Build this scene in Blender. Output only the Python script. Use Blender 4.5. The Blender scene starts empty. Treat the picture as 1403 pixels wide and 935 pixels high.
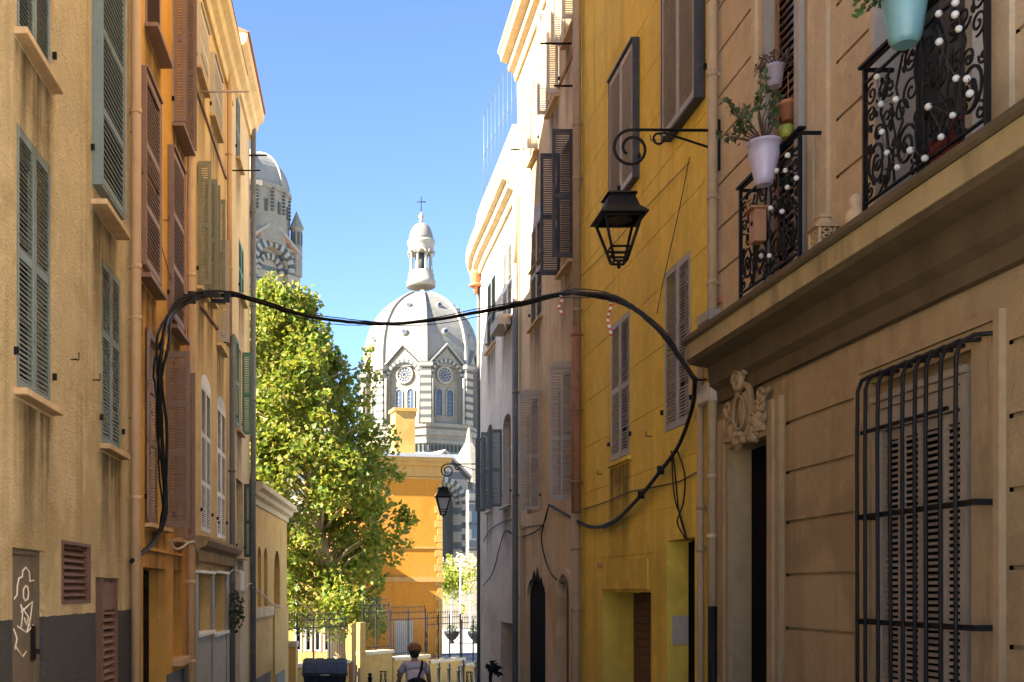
import bpy, math, random
from mathutils import Vector as V, Matrix
random.seed(7)
sc = bpy.context.scene
COL = sc.collection
K, CX, HY, EYE = 1450.0, 470.0, 808.0, 1.6     # survey of the photo: focal length, vanishing column, horizon row, eye height
R = math.radians
UP = V((0, 0, 1))
def at(px, py, Y):                              # point on a sight line at distance Y
    return V(((px-CX)/K*Y, Y, EYE+(HY-py)/K*Y))
def gz(y):                                      # street level: falls away from the camera, level beyond the crossing
    if y < 2: return 0.0
    if y < 12: return -.066*(y-2)
    if y < 34: return -0.055*y
    if y < 44: return -1.87-0.033*(y-34)
    return -2.2
# ---------------------------------------------------------------- mesh builder
class MB:
    def __init__(s): s.v = []; s.f = []; s.m = []; s.cur = 0; s.smooth = []
    def vert(s, p): s.v.append(tuple(p)); return len(s.v)-1
    def face(s, ids, sm=False): s.f.append(tuple(ids)); s.m.append(s.cur); s.smooth.append(sm)
    def poly(s, pts, sm=False): s.face([s.vert(p) for p in pts], sm)
    def obox(s, O, A, B, C, a0, a1, b0, b1, c0, c1):
        i = len(s.v)
        for a in (a0, a1):
            for b in (b0, b1):
                for c in (c0, c1): s.v.append(tuple(O+A*a+B*b+C*c))
        for q in ((0,1,3,2),(4,6,7,5),(0,4,5,1),(2,3,7,6),(0,2,6,4),(1,5,7,3)): s.face([i+k for k in q])
    def box(s, x0, x1, y0, y1, z0, z1):
        s.obox(V((0,0,0)), V((1,0,0)), V((0,1,0)), UP, x0, x1, y0, y1, z0, z1)
    def tube(s, pts, r, n=8, caps=True, closed=False):
        pts = [V(p) for p in pts]; N = len(pts)
        rs = r if isinstance(r, (list, tuple)) else [r]*N
        rings = []; prev = None
        for i, p in enumerate(pts):
            a = pts[(i-1) % N] if (i > 0 or closed) else p
            b = pts[(i+1) % N] if (i < N-1 or closed) else p
            t = (b-a)
            t = t.normalized() if t.length > 1e-9 else UP
            if prev is None:
                x = t.cross(UP)
                if x.length < 1e-3: x = t.cross(V((1,0,0)))
            else:
                x = prev-t*prev.dot(t)
                if x.length < 1e-5: x = t.cross(UP)
            x.normalize(); prev = x; y = t.cross(x)
            rings.append([s.vert(p+(x*math.cos(2*math.pi*k/n)+y*math.sin(2*math.pi*k/n))*rs[i]) for k in range(n)])
        for i in range(N if closed else N-1):
            a, b = rings[i], rings[(i+1) % N]
            for k in range(n): s.face((a[k], a[(k+1) % n], b[(k+1) % n], b[k]), True)
        if caps and not closed:
            s.face(rings[0][::-1]); s.face(rings[-1])
    def lathe(s, O, prof, n=16, ax=UP, cap=True, a0=0.0, flat=False, sx=1.0):
        ax = V(ax).normalized(); x = ax.cross(V((0,1,0)))
        if x.length < 1e-3: x = ax.cross(V((1,0,0)))
        x.normalize(); y = ax.cross(x)
        rings = [[s.vert(O+ax*h+(x*math.cos(a0+2*math.pi*k/n)*sx+y*math.sin(a0+2*math.pi*k/n))*r) for k in range(n)] for r, h in prof]
        for a, b in zip(rings, rings[1:]):
            for k in range(n): s.face((a[k], a[(k+1) % n], b[(k+1) % n], b[k]), not flat)
        if cap: s.face(rings[0][::-1]); s.face(rings[-1])
    def ball(s, c, r, n=10, m=6, sq=(1,1,1)):
        rings = []
        for j in range(1, m):
            th = math.pi*j/m
            rings.append([s.vert(V(c)+V((r*sq[0]*math.sin(th)*math.cos(2*math.pi*k/n), r*sq[1]*math.sin(th)*math.sin(2*math.pi*k/n), r*sq[2]*math.cos(th)))) for k in range(n)])
        t = s.vert(V(c)+V((0,0,r*sq[2]))); b = s.vert(V(c)-V((0,0,r*sq[2])))
        for k in range(n):
            s.face((t, rings[0][k], rings[0][(k+1) % n]), True); s.face((b, rings[-1][(k+1) % n], rings[-1][k]), True)
        for a, c2 in zip(rings, rings[1:]):
            for k in range(n): s.face((a[k], c2[k], c2[(k+1) % n], a[(k+1) % n]), True)
    def prism(s, pts, ext):                     # closed outline swept along ext
        a = [s.vert(p) for p in pts]; b = [s.vert(V(p)+ext) for p in pts]; n = len(a)
        s.face(a[::-1]); s.face(b)
        for k in range(n): s.face((a[k], a[(k+1) % n], b[(k+1) % n], b[k]))
    def build_each(s, name, mats, parent, n):   # n equal pieces, each an object of its own
        V_, F_ = len(s.v)//n, len(s.f)//n
        for k in range(n):
            q = MB(); q.v = s.v[k*V_:(k+1)*V_]; q.f = [tuple(i-k*V_ for i in f) for f in s.f[k*F_:(k+1)*F_]]; q.m = s.m[k*F_:(k+1)*F_]; q.smooth = s.smooth[k*F_:(k+1)*F_]
            q.build(name, mats, parent)
    def build(s, name, mats, parent=None, bevel=0):
        me = bpy.data.meshes.new(name)
        o = V((0,0,0)); q = parent
        while q is not None: o = o+V(q.location); q = q.parent
        me.from_pydata([tuple(V(p)-o) for p in s.v], [], s.f)
        if not isinstance(mats, (list, tuple)): mats = [mats]
        for m in mats: me.materials.append(m)
        me.polygons.foreach_set('material_index', s.m)
        me.polygons.foreach_set('use_smooth', s.smooth)
        me.update()
        ob = bpy.data.objects.new(name, me); COL.objects.link(ob)
        if parent is not None: ob.parent = parent
        if bevel:
            b = ob.modifiers.new('Bevel', 'BEVEL'); b.width = bevel; b.segments = 2; b.limit_method = 'ANGLE'
        return ob
def tag(o, label=None, cat=None, group=None, kind=None):
    if label: o['label'] = label
    if cat: o['category'] = cat
    if group: o['group'] = group
    if kind: o['kind'] = kind
    return o
def thing(name, loc, label, cat, group=None):
    o = bpy.data.objects.new(name, None); COL.objects.link(o); o.location = loc; o.empty_display_size = .3
    return tag(o, label, cat, group)
def copy_tree(o, parent=None):
    c = o.copy(); COL.objects.link(c)
    if parent: c.parent = parent
    for ch in list(o.children): copy_tree(ch, c)
    return c
# ---------------------------------------------------------------- materials
def newmat(name):
    m = bpy.data.materials.new(name); m.use_nodes = True
    nt = m.node_tree; b = nt.nodes['Principled BSDF']
    return m, nt, nt.nodes, nt.links, b
def c4(c): return (c[0], c[1], c[2], 1.0)
def noise(nt, scale, detail=4, vec=None, rough=.6, stretch=None):
    n = nt.nodes.new('ShaderNodeTexNoise'); n.inputs['Scale'].default_value = scale
    n.inputs['Detail'].default_value = detail; n.inputs['Roughness'].default_value = rough
    tc = nt.nodes.new('ShaderNodeTexCoord'); src = tc.outputs['Object']
    if stretch:
        mp = nt.nodes.new('ShaderNodeMapping'); mp.inputs['Scale'].default_value = stretch
        nt.links.new(src, mp.inputs['Vector']); src = mp.outputs['Vector']
    nt.links.new(src, n.inputs['Vector'])
    return n
def ramp(nt, sock, a, b):
    r = nt.nodes.new('ShaderNodeMapRange'); r.inputs['From Min'].default_value = a; r.inputs['From Max'].default_value = b
    nt.links.new(sock, r.inputs['Value']); return r.outputs['Result']
def mix(nt, fac, a, b, mode='MIX'):
    n = nt.nodes.new('ShaderNodeMix'); n.data_type = 'RGBA'; n.blend_type = mode
    for sk, val in ((n.inputs[0], fac), (n.inputs[6], a), (n.inputs[7], b)):
        if hasattr(val, 'is_output'): nt.links.new(val, sk)
        elif isinstance(val, (int, float)): sk.default_value = val
        else: sk.default_value = c4(val)
    return n.outputs[2]
def mathn(nt, op, a, b=None):
    n = nt.nodes.new('ShaderNodeMath'); n.operation = op
    for i, val in enumerate((a, b)):
        if val is None: continue
        if hasattr(val, 'is_output'): nt.links.new(val, n.inputs[i])
        else: n.inputs[i].default_value = val
    return n.outputs[0]
def stucco(name, c, stain=None, grain=60, bump=.35, big=.9, streak=.5, dist=.012, plinth=None, patch=None):
    m, nt, N, L, b = newmat(name)
    stain = stain or tuple(x*.62 for x in c)
    n1 = noise(nt, big, 6, rough=.65); n2 = noise(nt, 1.0, 5, stretch=(3.2, 3.2, .28)); n3 = noise(nt, grain, 3); n4 = noise(nt, 5.5, 6, rough=.7)
    col = mix(nt, ramp(nt, n1.outputs['Fac'], .42, .72), c, stain)
    hi = tuple(min(1, x*1.18+.01) for x in c)
    col = mix(nt, ramp(nt, n4.outputs['Fac'], .5, .8), col, hi)
    st = mathn(nt, 'MULTIPLY', ramp(nt, n2.outputs['Fac'], .5, .78), streak)
    col = mix(nt, st, col, tuple(x*.55 for x in stain))
    pn = noise(nt, .55, 3, rough=.55); pe = noise(nt, 9, 5)
    pm = mathn(nt, 'ADD', pn.outputs['Fac'], mathn(nt, 'MULTIPLY', pe.outputs['Fac'], .07))
    col = mix(nt, mathn(nt, 'MULTIPLY', ramp(nt, pm, .615, .635), .5), col, tuple(x*.80+.03 for x in c))
    col = mix(nt, mathn(nt, 'MULTIPLY', ramp(nt, pm, .44, .40), .55), col, tuple(x*k for x, k in zip(stain, (.86,.84,.8))))
    vo = N.new('ShaderNodeTexVoronoi'); vo.feature = 'DISTANCE_TO_EDGE'; vo.inputs['Scale'].default_value = .55
    tc0 = N.new('ShaderNodeTexCoord'); ds = noise(nt, 2.2, 4); va = N.new('ShaderNodeVectorMath'); va.operation = 'MULTIPLY_ADD'
    va.inputs[1].default_value = (.9,.9,.9); L.new(ds.outputs['Color'], va.inputs[0]); L.new(tc0.outputs['Object'], va.inputs[2]); L.new(va.outputs[0], vo.inputs['Vector'])
    ck = mathn(nt, 'MULTIPLY', ramp(nt, vo.outputs['Distance'], .006, .002), ramp(nt, pn.outputs['Fac'], .48, .56))
    col = mix(nt, mathn(nt, 'MULTIPLY', ck, .22), col, tuple(x*.3 for x in c))
    gr = mathn(nt, 'MULTIPLY', ramp(nt, n3.outputs['Fac'], .3, .75), .35)
    col = mix(nt, gr, col, tuple(x*.6 for x in c))
    if patch:                                   # bare repairs where the coat has come off
        n5 = noise(nt, .75, 3, rough=.5); col = mix(nt, ramp(nt, n5.outputs['Fac'], .66, .69), col, patch)
    if plinth:                                  # painted band along the foot of the wall
        zc, pc = plinth
        tc = N.new('ShaderNodeTexCoord'); sp = N.new('ShaderNodeSeparateXYZ'); L.new(tc.outputs['Object'], sp.inputs[0])
        z = mathn(nt, 'ADD', sp.outputs['Z'], mathn(nt, 'MULTIPLY', n4.outputs['Fac'], .03))
        f = mathn(nt, 'LESS_THAN', z, zc)
        pcol = mix(nt, ramp(nt, n1.outputs['Fac'], .4, .7), pc, tuple(x*.7 for x in pc))
        pcol = mix(nt, gr, pcol, tuple(x*.5 for x in pc))
        col = mix(nt, f, col, pcol)
    L.new(col, b.inputs['Base Color'])
    b.inputs['Roughness'].default_value = .92; b.inputs['Specular IOR Level'].default_value = .2
    bp = N.new('ShaderNodeBump'); bp.inputs['Strength'].default_value = bump; bp.inputs['Distance'].default_value = dist
    h = mathn(nt, 'ADD', n3.outputs['Fac'], mathn(nt, 'MULTIPLY', n4.outputs['Fac'], 1.2))
    L.new(h, bp.inputs['Height']); L.new(bp.outputs['Normal'], b.inputs['Normal'])
    return m
def paint(name, c, rough=.6, wear=.35, wearcol=None, bump=.15, metal=0, scale=9):
    m, nt, N, L, b = newmat(name)
    wearcol = wearcol or tuple(x*.55 for x in c)
    n1 = noise(nt, scale, 6, rough=.7); n2 = noise(nt, 1.6, 3); n3 = noise(nt, 14, 4, stretch=(2, 2, .25))
    col = mix(nt, mathn(nt, 'MULTIPLY', ramp(nt, n1.outputs['Fac'], .5, .72), wear), c, wearcol)
    col = mix(nt, mathn(nt, 'MULTIPLY', ramp(nt, n2.outputs['Fac'], .35, .75), .35), col, tuple(x*.75 for x in c))
    col = mix(nt, mathn(nt, 'MULTIPLY', ramp(nt, n3.outputs['Fac'], .52, .75), wear*.8), col, wearcol)
    oi = N.new('ShaderNodeObjectInfo'); hv = N.new('ShaderNodeHueSaturation'); L.new(col, hv.inputs['Color'])
    L.new(mathn(nt, 'ADD', mathn(nt, 'MULTIPLY', oi.outputs['Random'], .34), .82), hv.inputs['Value']); hv.inputs['Saturation'].default_value = 1.0; col = hv.outputs[0]
    L.new(col, b.inputs['Base Color']); b.inputs['Metallic'].default_value = metal; b.inputs['Specular IOR Level'].default_value = .22
    L.new(mathn(nt, 'ADD', mathn(nt, 'MULTIPLY', n1.outputs['Fac'], .3), rough-.15), b.inputs['Roughness'])
    bp = N.new('ShaderNodeBump'); bp.inputs['Strength'].default_value = bump; bp.inputs['Distance'].default_value = .006
    L.new(n1.outputs['Fac'], bp.inputs['Height']); L.new(bp.outputs['Normal'], b.inputs['Normal'])
    return m
def striped(name, c1, c2, period, duty, phase=0.0):   # courses of two stones laid in turn
    m, nt, N, L, b = newmat(name)
    tc = N.new('ShaderNodeTexCoord'); sp = N.new('ShaderNodeSeparateXYZ'); L.new(tc.outputs['Object'], sp.inputs[0])
    f = mathn(nt, 'LESS_THAN', mathn(nt, 'FRACT', mathn(nt, 'DIVIDE', mathn(nt, 'ADD', sp.outputs['Z'], phase+500*period), period)), duty)
    n1 = noise(nt, .5, 6); n2 = noise(nt, 3.5, 4)
    a = mix(nt, ramp(nt, n1.outputs['Fac'], .45, .75), c1, tuple(x*.8 for x in c1))
    d = mix(nt, ramp(nt, n2.outputs['Fac'], .4, .8), c2, tuple(x*.7 for x in c2))
    L.new(mix(nt, f, a, d), b.inputs['Base Color']); b.inputs['Roughness'].default_value = .9
    return m
def stone(name, c, scale=1.2, joint=None, jc=None, bs=(1.0, .5), streak=.25):
    m, nt, N, L, b = newmat(name)
    n1 = noise(nt, scale, 6, rough=.7); n2 = noise(nt, scale*5, 4); n3 = noise(nt, scale*1.5, 4, stretch=(1.6, 1.6, .3))
    col = mix(nt, ramp(nt, n1.outputs['Fac'], .4, .75), c, tuple(x*.74 for x in c))
    col = mix(nt, mathn(nt, 'MULTIPLY', ramp(nt, n2.outputs['Fac'], .45, .8), .4), col, tuple(x*.6 for x in c))
    col = mix(nt, mathn(nt, 'MULTIPLY', ramp(nt, n3.outputs['Fac'], .5, .75), streak), col, tuple(x*.45 for x in c))
    if joint:
        bt = N.new('ShaderNodeTexBrick'); bt.inputs['Scale'].default_value = joint
        bt.inputs['Mortar Size'].default_value = .03; bt.inputs['Color1'].default_value = (1,1,1,1); bt.inputs['Color2'].default_value = (.9,.9,.9,1); bt.inputs['Mortar'].default_value = (jc or .68,)*3+(1,)
        tc = N.new('ShaderNodeTexCoord'); sp = N.new('ShaderNodeSeparateXYZ'); cb = N.new('ShaderNodeCombineXYZ')
        L.new(tc.outputs['Object'], sp.inputs[0])
        L.new(mathn(nt, 'ADD', sp.outputs['X'], mathn(nt, 'MULTIPLY', sp.outputs['Y'], .6)), cb.inputs['X']); L.new(sp.outputs['Z'], cb.inputs['Y'])
        L.new(cb.outputs[0], bt.inputs['Vector']); col = mix(nt, 1.0, col, bt.outputs['Color'], 'MULTIPLY')
    L.new(col, b.inputs['Base Color']); b.inputs['Roughness'].default_value = .88; b.inputs['Specular IOR Level'].default_value = .25
    bp = N.new('ShaderNodeBump'); bp.inputs['Strength'].default_value = .3; bp.inputs['Distance'].default_value = .01
    L.new(n2.outputs['Fac'], bp.inputs['Height']); L.new(bp.outputs['Normal'], b.inputs['Normal'])
    return m
def leafmat(name, cols, trans=.35):
    m, nt, N, L, b = newmat(name)
    g = N.new('ShaderNodeNewGeometry'); cr = N.new('ShaderNodeValToRGB')
    cr.color_ramp.elements[0].color = c4(cols[0]); cr.color_ramp.elements[0].position = 0
    cr.color_ramp.elements[1].color = c4(cols[-1]); cr.color_ramp.elements[1].position = 1
    for i, c in enumerate(cols[1:-1]):
        e = cr.color_ramp.elements.new((i+1)/(len(cols)-1)); e.color = c4(c)
    L.new(g.outputs['Random Per Island'], cr.inputs[0]); L.new(cr.outputs[0], b.inputs['Base Color'])
    b.inputs['Roughness'].default_value = .55
    t = N.new('ShaderNodeBsdfTranslucent'); L.new(cr.outputs[0], t.inputs['Color'])
    mx = N.new('ShaderNodeMixShader'); mx.inputs[0].default_value = trans
    L.new(b.outputs[0], mx.inputs[1]); L.new(t.outputs[0], mx.inputs[2]); L.new(mx.outputs[0], N['Material Output'].inputs[0])
    return m
def plain(name, c, rough=.6, metal=0, spec=.5):
    m, nt, N, L, b = newmat(name)
    n = noise(nt, 7, 4); L.new(mix(nt, ramp(nt, n.outputs['Fac'], .35, .75), c, tuple(x*.8 for x in c)), b.inputs['Base Color'])
    b.inputs['Roughness'].default_value = rough; b.inputs['Metallic'].default_value = metal; b.inputs['Specular IOR Level'].default_value = spec
    return m
M = dict(
    beige=stucco('beige_roughcast', (.60,.46,.27), (.46,.33,.17), grain=42, bump=1.0, dist=.035, streak=.85, plinth=(1.9, (.085,.08,.078))),
    orange=stucco('orange_render', (.62,.325,.075), (.52,.25,.05), grain=40, bump=.2, streak=.4),
    ochre=stucco('ochre_render', (.64,.46,.22), (.52,.35,.15), grain=50, bump=.25, streak=.45),
    cream=stucco('cream_render', (.62,.50,.31), (.5,.39,.22), grain=50, bump=.2, streak=.4),
    annex=stucco('annex_render', (.62,.40,.13), (.5,.31,.1), grain=50, bump=.2, streak=.3),
    brown=stucco('brown_render', (.36,.255,.135), (.24,.165,.085), grain=45, bump=.4, streak=.75, big=.7),
    brownup=stucco('tan_render', (.57,.425,.265), (.45,.325,.185), grain=45, bump=.25, streak=.4),
    yellow=stucco('yellow_render', (.80,.555,.09), (.64,.44,.06), grain=45, bump=.35, streak=.6, big=.8),
    pink=stucco('pinkish_render', (.63,.48,.28), (.48,.34,.18), grain=50, bump=.3, streak=.6),
    grey=stucco('pale_grey_render', (.64,.55,.43), (.48,.40,.30), grain=40, bump=.25, streak=.35),
    pier=stucco('sill_render', (.60,.42,.24), (.42,.27,.13), grain=60, bump=.3, streak=.5),
    trim=stone('carved_trim', (.36,.25,.135), scale=2.5, streak=.7),
    shadegrime=stone('shade_and_grime_stone', (.12,.085,.045), scale=2, streak=.5),  # dark stone: soffit shade put into the colour along with grime
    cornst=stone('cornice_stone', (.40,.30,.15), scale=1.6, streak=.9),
    creamtrim=stone('cream_trim', (.66,.52,.30), scale=1.5, streak=.4),
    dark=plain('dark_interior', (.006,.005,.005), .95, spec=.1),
    glass=plain('window_glass', (.008,.009,.010), .12),
    bgrey=paint('blue_grey_paint', (.165,.20,.195), wear=.3),
    wgrey=paint('warm_grey_paint', (.40,.345,.285), wear=.4, wearcol=(.24,.19,.15)),
    brnp=paint('brown_paint', (.27,.165,.115), wear=.4),
    dgrey=paint('dark_grey_paint', (.055,.055,.06), wear=.4, wearcol=(.16,.15,.14)),
    white=paint('white_paint', (.74,.72,.68), wear=.25, wearcol=(.5,.46,.4)),
    offw=paint('weathered_white_paint', (.50,.43,.35), wear=.5, wearcol=(.33,.27,.2)),
    olive=paint('olive_paint', (.26,.24,.16), wear=.5),
    green=paint('green_paint', (.10,.24,.18), wear=.35),
    dgreen=paint('dark_green_paint', (.05,.085,.07), wear=.35),
    iron=paint('black_iron', (.007,.0065,.0065), rough=.55, wear=.3, wearcol=(.02,.013,.01), metal=.0, scale=18),
    rust=paint('rusty_pipe', (.30,.15,.075), wear=.8, wearcol=(.15,.065,.03), scale=5),
    pipeb=paint('beige_pipe', (.56,.36,.20), wear=.45, wearcol=(.4,.24,.12), scale=4),
    pipeg=paint('grey_pipe', (.13,.135,.14), wear=.45, wearcol=(.3,.29,.27), scale=4),
    pipep=paint('pinkish_pipe', (.40,.29,.17), wear=.5, scale=4),
    cable=plain('cable_rubber', (.005,.005,.005), .6, spec=.25),
    wirew=plain('white_cable', (.55,.5,.44), .6),
    wire=plain('dusty_wire', (.06,.045,.035), .7),
    tile=paint('terracotta', (.48,.19,.09), wear=.5, scale=5),
    door=paint('grey_brown_door', (.165,.125,.09), wear=.4),
    graf=plain('chalk_paint', (.75,.66,.55), .8),
    oldwood=paint('slatted_wood', (.16,.085,.06), wear=.5),
    gdoor=paint('grey_shop_paint', (.32,.29,.24), wear=.5),
    lilac=plain('lilac_plastic', (.48,.42,.55), .4),
    blue=plain('pale_blue_plastic', (.17,.34,.38), .35),
    bulb=plain('white_cotton', (.68,.65,.61), .8),
    wood=paint('birdhouse_wood', (.34,.17,.09), wear=.5),
    brngrey=paint('brown_grey_paint', (.33,.265,.20), wear=.5, wearcol=(.2,.15,.1)),
    box=plain('beige_plastic', (.48,.40,.30), .5),
    lime=plain('lime_plastic', (.36,.36,.04), .5),
    red=plain('dark_red_cloth', (.14,.015,.02), .8),
)
RM = []
def rainmat():                                  # dirt washed down the wall below a sill
    if RM: return RM[0]
    m, nt, N, L, b = newmat('rain_stain'); tc = N.new('ShaderNodeTexCoord'); sp = N.new('ShaderNodeSeparateXYZ'); L.new(tc.outputs['Generated'], sp.inputs[0])
    y, z = sp.outputs['Y'], sp.outputs['Z']
    n1 = noise(nt, 1, 5, stretch=(7, 7, .5)); n2 = noise(nt, 2.5, 4)
    side = mathn(nt, 'MULTIPLY', ramp(nt, y, .0, .16), ramp(nt, y, 1, .84))
    a = mathn(nt, 'MULTIPLY', mathn(nt, 'POWER', z, 1.3), side)
    a = mathn(nt, 'MULTIPLY', a, ramp(nt, mathn(nt, 'ADD', n1.outputs['Fac'], mathn(nt, 'MULTIPLY', n2.outputs['Fac'], .4)), .45, .85))
    a = mathn(nt, 'MULTIPLY', a, .8)
    b.inputs['Base Color'].default_value = (.10, .07, .035, 1); b.inputs['Roughness'].default_value = .95; b.inputs['Specular IOR Level'].default_value = .1
    L.new(a, b.inputs['Alpha']); RM.append(m); return m
# ---------------------------------------------------------------- facades
class F:
    def __init__(s, P0, d, side):
        s.P = V((P0[0], P0[1], 0)); s.d = V((d[0], d[1], 0)).normalized()
        s.n = V((-s.d.y, s.d.x, 0)) if side == 'R' else V((s.d.y, -s.d.x, 0))     # towards the street
    def u(s, px, off=0):
        t = (px-CX)/K; p = s.P+s.n*off
        return (t*p.y-p.x)/(s.d.x-t*s.d.y)
    def pt(s, u, z, off=0): return s.P+s.d*u+s.n*off+UP*z
    def Y(s, px, off=0): return s.pt(s.u(px, off), 0, off).y
    def z(s, px, py, off=0): return EYE+(HY-py)/K*s.Y(px, off)
    def p(s, px, py, off=0): return s.pt(s.u(px, off), s.z(px, py, off), off)
    def box(s, mb, u0, u1, z0, z1, o0, o1): mb.obox(s.P, s.d, UP, s.n, u0, u1, z0, z1, o0, o1)
def wall_sheet(mb, f, u0, u1, z0, z1, holes, grooves=(), gw=.014, gd=.024, vgro=()):
    us = sorted({round(x, 5) for x in [u0, u1]+[h[k] for h in holes for k in (0, 1)] if u0 <= x <= u1})
    zs = {round(x, 5) for x in [z0, z1]+[h[k] for h in holes for k in (2, 3)] if z0 <= x <= z1}
    for g in grooves: zs |= {round(g-gw, 5), round(g+gw, 5)}
    zs = sorted(zs)
    def ing(z): return any(g-gw < z < g+gw for g in grooves)
    for a, b in zip(us, us[1:]):
        for c, d in zip(zs, zs[1:]):
            mu, mz = (a+b)/2, (c+d)/2
            if any(h[0] < mu < h[1] and h[2] < mz < h[3] for h in holes): continue
            if ing(mz):
                mb.poly([f.pt(a, c, -gd), f.pt(b, c, -gd), f.pt(b, d, -gd), f.pt(a, d, -gd)])
                mb.poly([f.pt(a, c, 0), f.pt(b, c, 0), f.pt(b, c, -gd), f.pt(a, c, -gd)])
                mb.poly([f.pt(a, d, 0), f.pt(b, d, 0), f.pt(b, d, -gd), f.pt(a, d, -gd)])
            else:
                mb.poly([f.pt(a, c), f.pt(b, c), f.pt(b, d), f.pt(a, d)])
    for h in holes:
        a, b, c, d, rd = h[:5]; arch = h[5] if len(h) > 5 else 0
        if arch:                                # arched head: spandrels close the corners of the opening
            w = (b-a)/2; m = (a+b)/2; n = 10; cv = []
            for k in range(n+1):
                th = math.pi*k/n; cv.append((m-w*math.cos(th), d-arch+arch*math.sin(th)))
            for (x0, y0), (x1, y1) in zip(cv, cv[1:]):
                mb.poly([f.pt(x0, y0), f.pt(x1, y1), f.pt(x1, d), f.pt(x0, d)])
                mb.poly([f.pt(x0, y0), f.pt(x1, y1), f.pt(x1, y1, -rd), f.pt(x0, y0, -rd)])
            zt = d
        for q in (((a,c),(b,c)), ((a,d),(b,d)), ((a,c),(a,d)), ((b,c),(b,d))):
            mb.poly([f.pt(*q[0]), f.pt(*q[1]), f.pt(*q[1], -rd), f.pt(*q[0], -rd)])
        mb.cur = 1
        mb.poly([f.pt(a, c, -rd), f.pt(b, c, -rd), f.pt(b, d, -rd), f.pt(a, d, -rd)])
        mb.cur = 0
def body(mb, f, u0, u1, z0, z1, dep=8):         # ends, top and back of the block behind a facade
    P = f.pt
    for u in (u0, u1): mb.poly([P(u, z0), P(u, z1), P(u, z1, -dep), P(u, z0, -dep)])
    mb.poly([P(u0, z1), P(u1, z1), P(u1, z1, -dep), P(u0, z1, -dep)])
    mb.poly([P(u0, z0, -dep), P(u1, z0, -dep), P(u1, z1, -dep), P(u0, z1, -dep)])
def leaf(mb, O, A, Z, N, w, h, rails=(.48,), cols=1, st=.05, th=.022, pitch=.036, ang=54, rail=.07, thick=.003, sd=.0145):
    """a louvred shutter leaf: stiles, rails and slats; O is its lower inner corner"""
    mb.obox(O, A, Z, N, 0, st, 0, h, 0, th); mb.obox(O, A, Z, N, w-st, w, 0, h, 0, th)
    rz = [0]+[h*r-rail/2 for r in rails]+[h-rail]
    for z in rz: mb.obox(O, A, Z, N, st, w-st, z, z+rail, .0015, th-.0015)
    xs = [st+(w-2*st)*k/cols for k in range(cols+1)]
    for x in xs[1:-1]: mb.obox(O, A, Z, N, x-.016, x+.016, rail, h-rail, .003, th-.003)
    ca, sa = math.cos(R(ang)), math.sin(R(ang))
    D = N*ca-Z*sa; T = N*sa+Z*ca
    for z0, z1 in zip(rz, rz[1:]):
        a, b = z0+rail, z1; n = max(1, int((b-a)/pitch)); p = (b-a)/n
        for k in range(n):
            c = O+Z*(a+p*(k+.5))+N*(th*.5)
            j = random.uniform(-.05, .05)
            if random.random() < .012: continue
            for x0, x1 in zip(xs, xs[1:]):
                mb.obox(c, A, D+T*j, T, x0-.002+(.016 if x0 != xs[0] else 0), x1+.002-(.016 if x1 != xs[-1] else 0), -sd, sd, -thick, thick)
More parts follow.
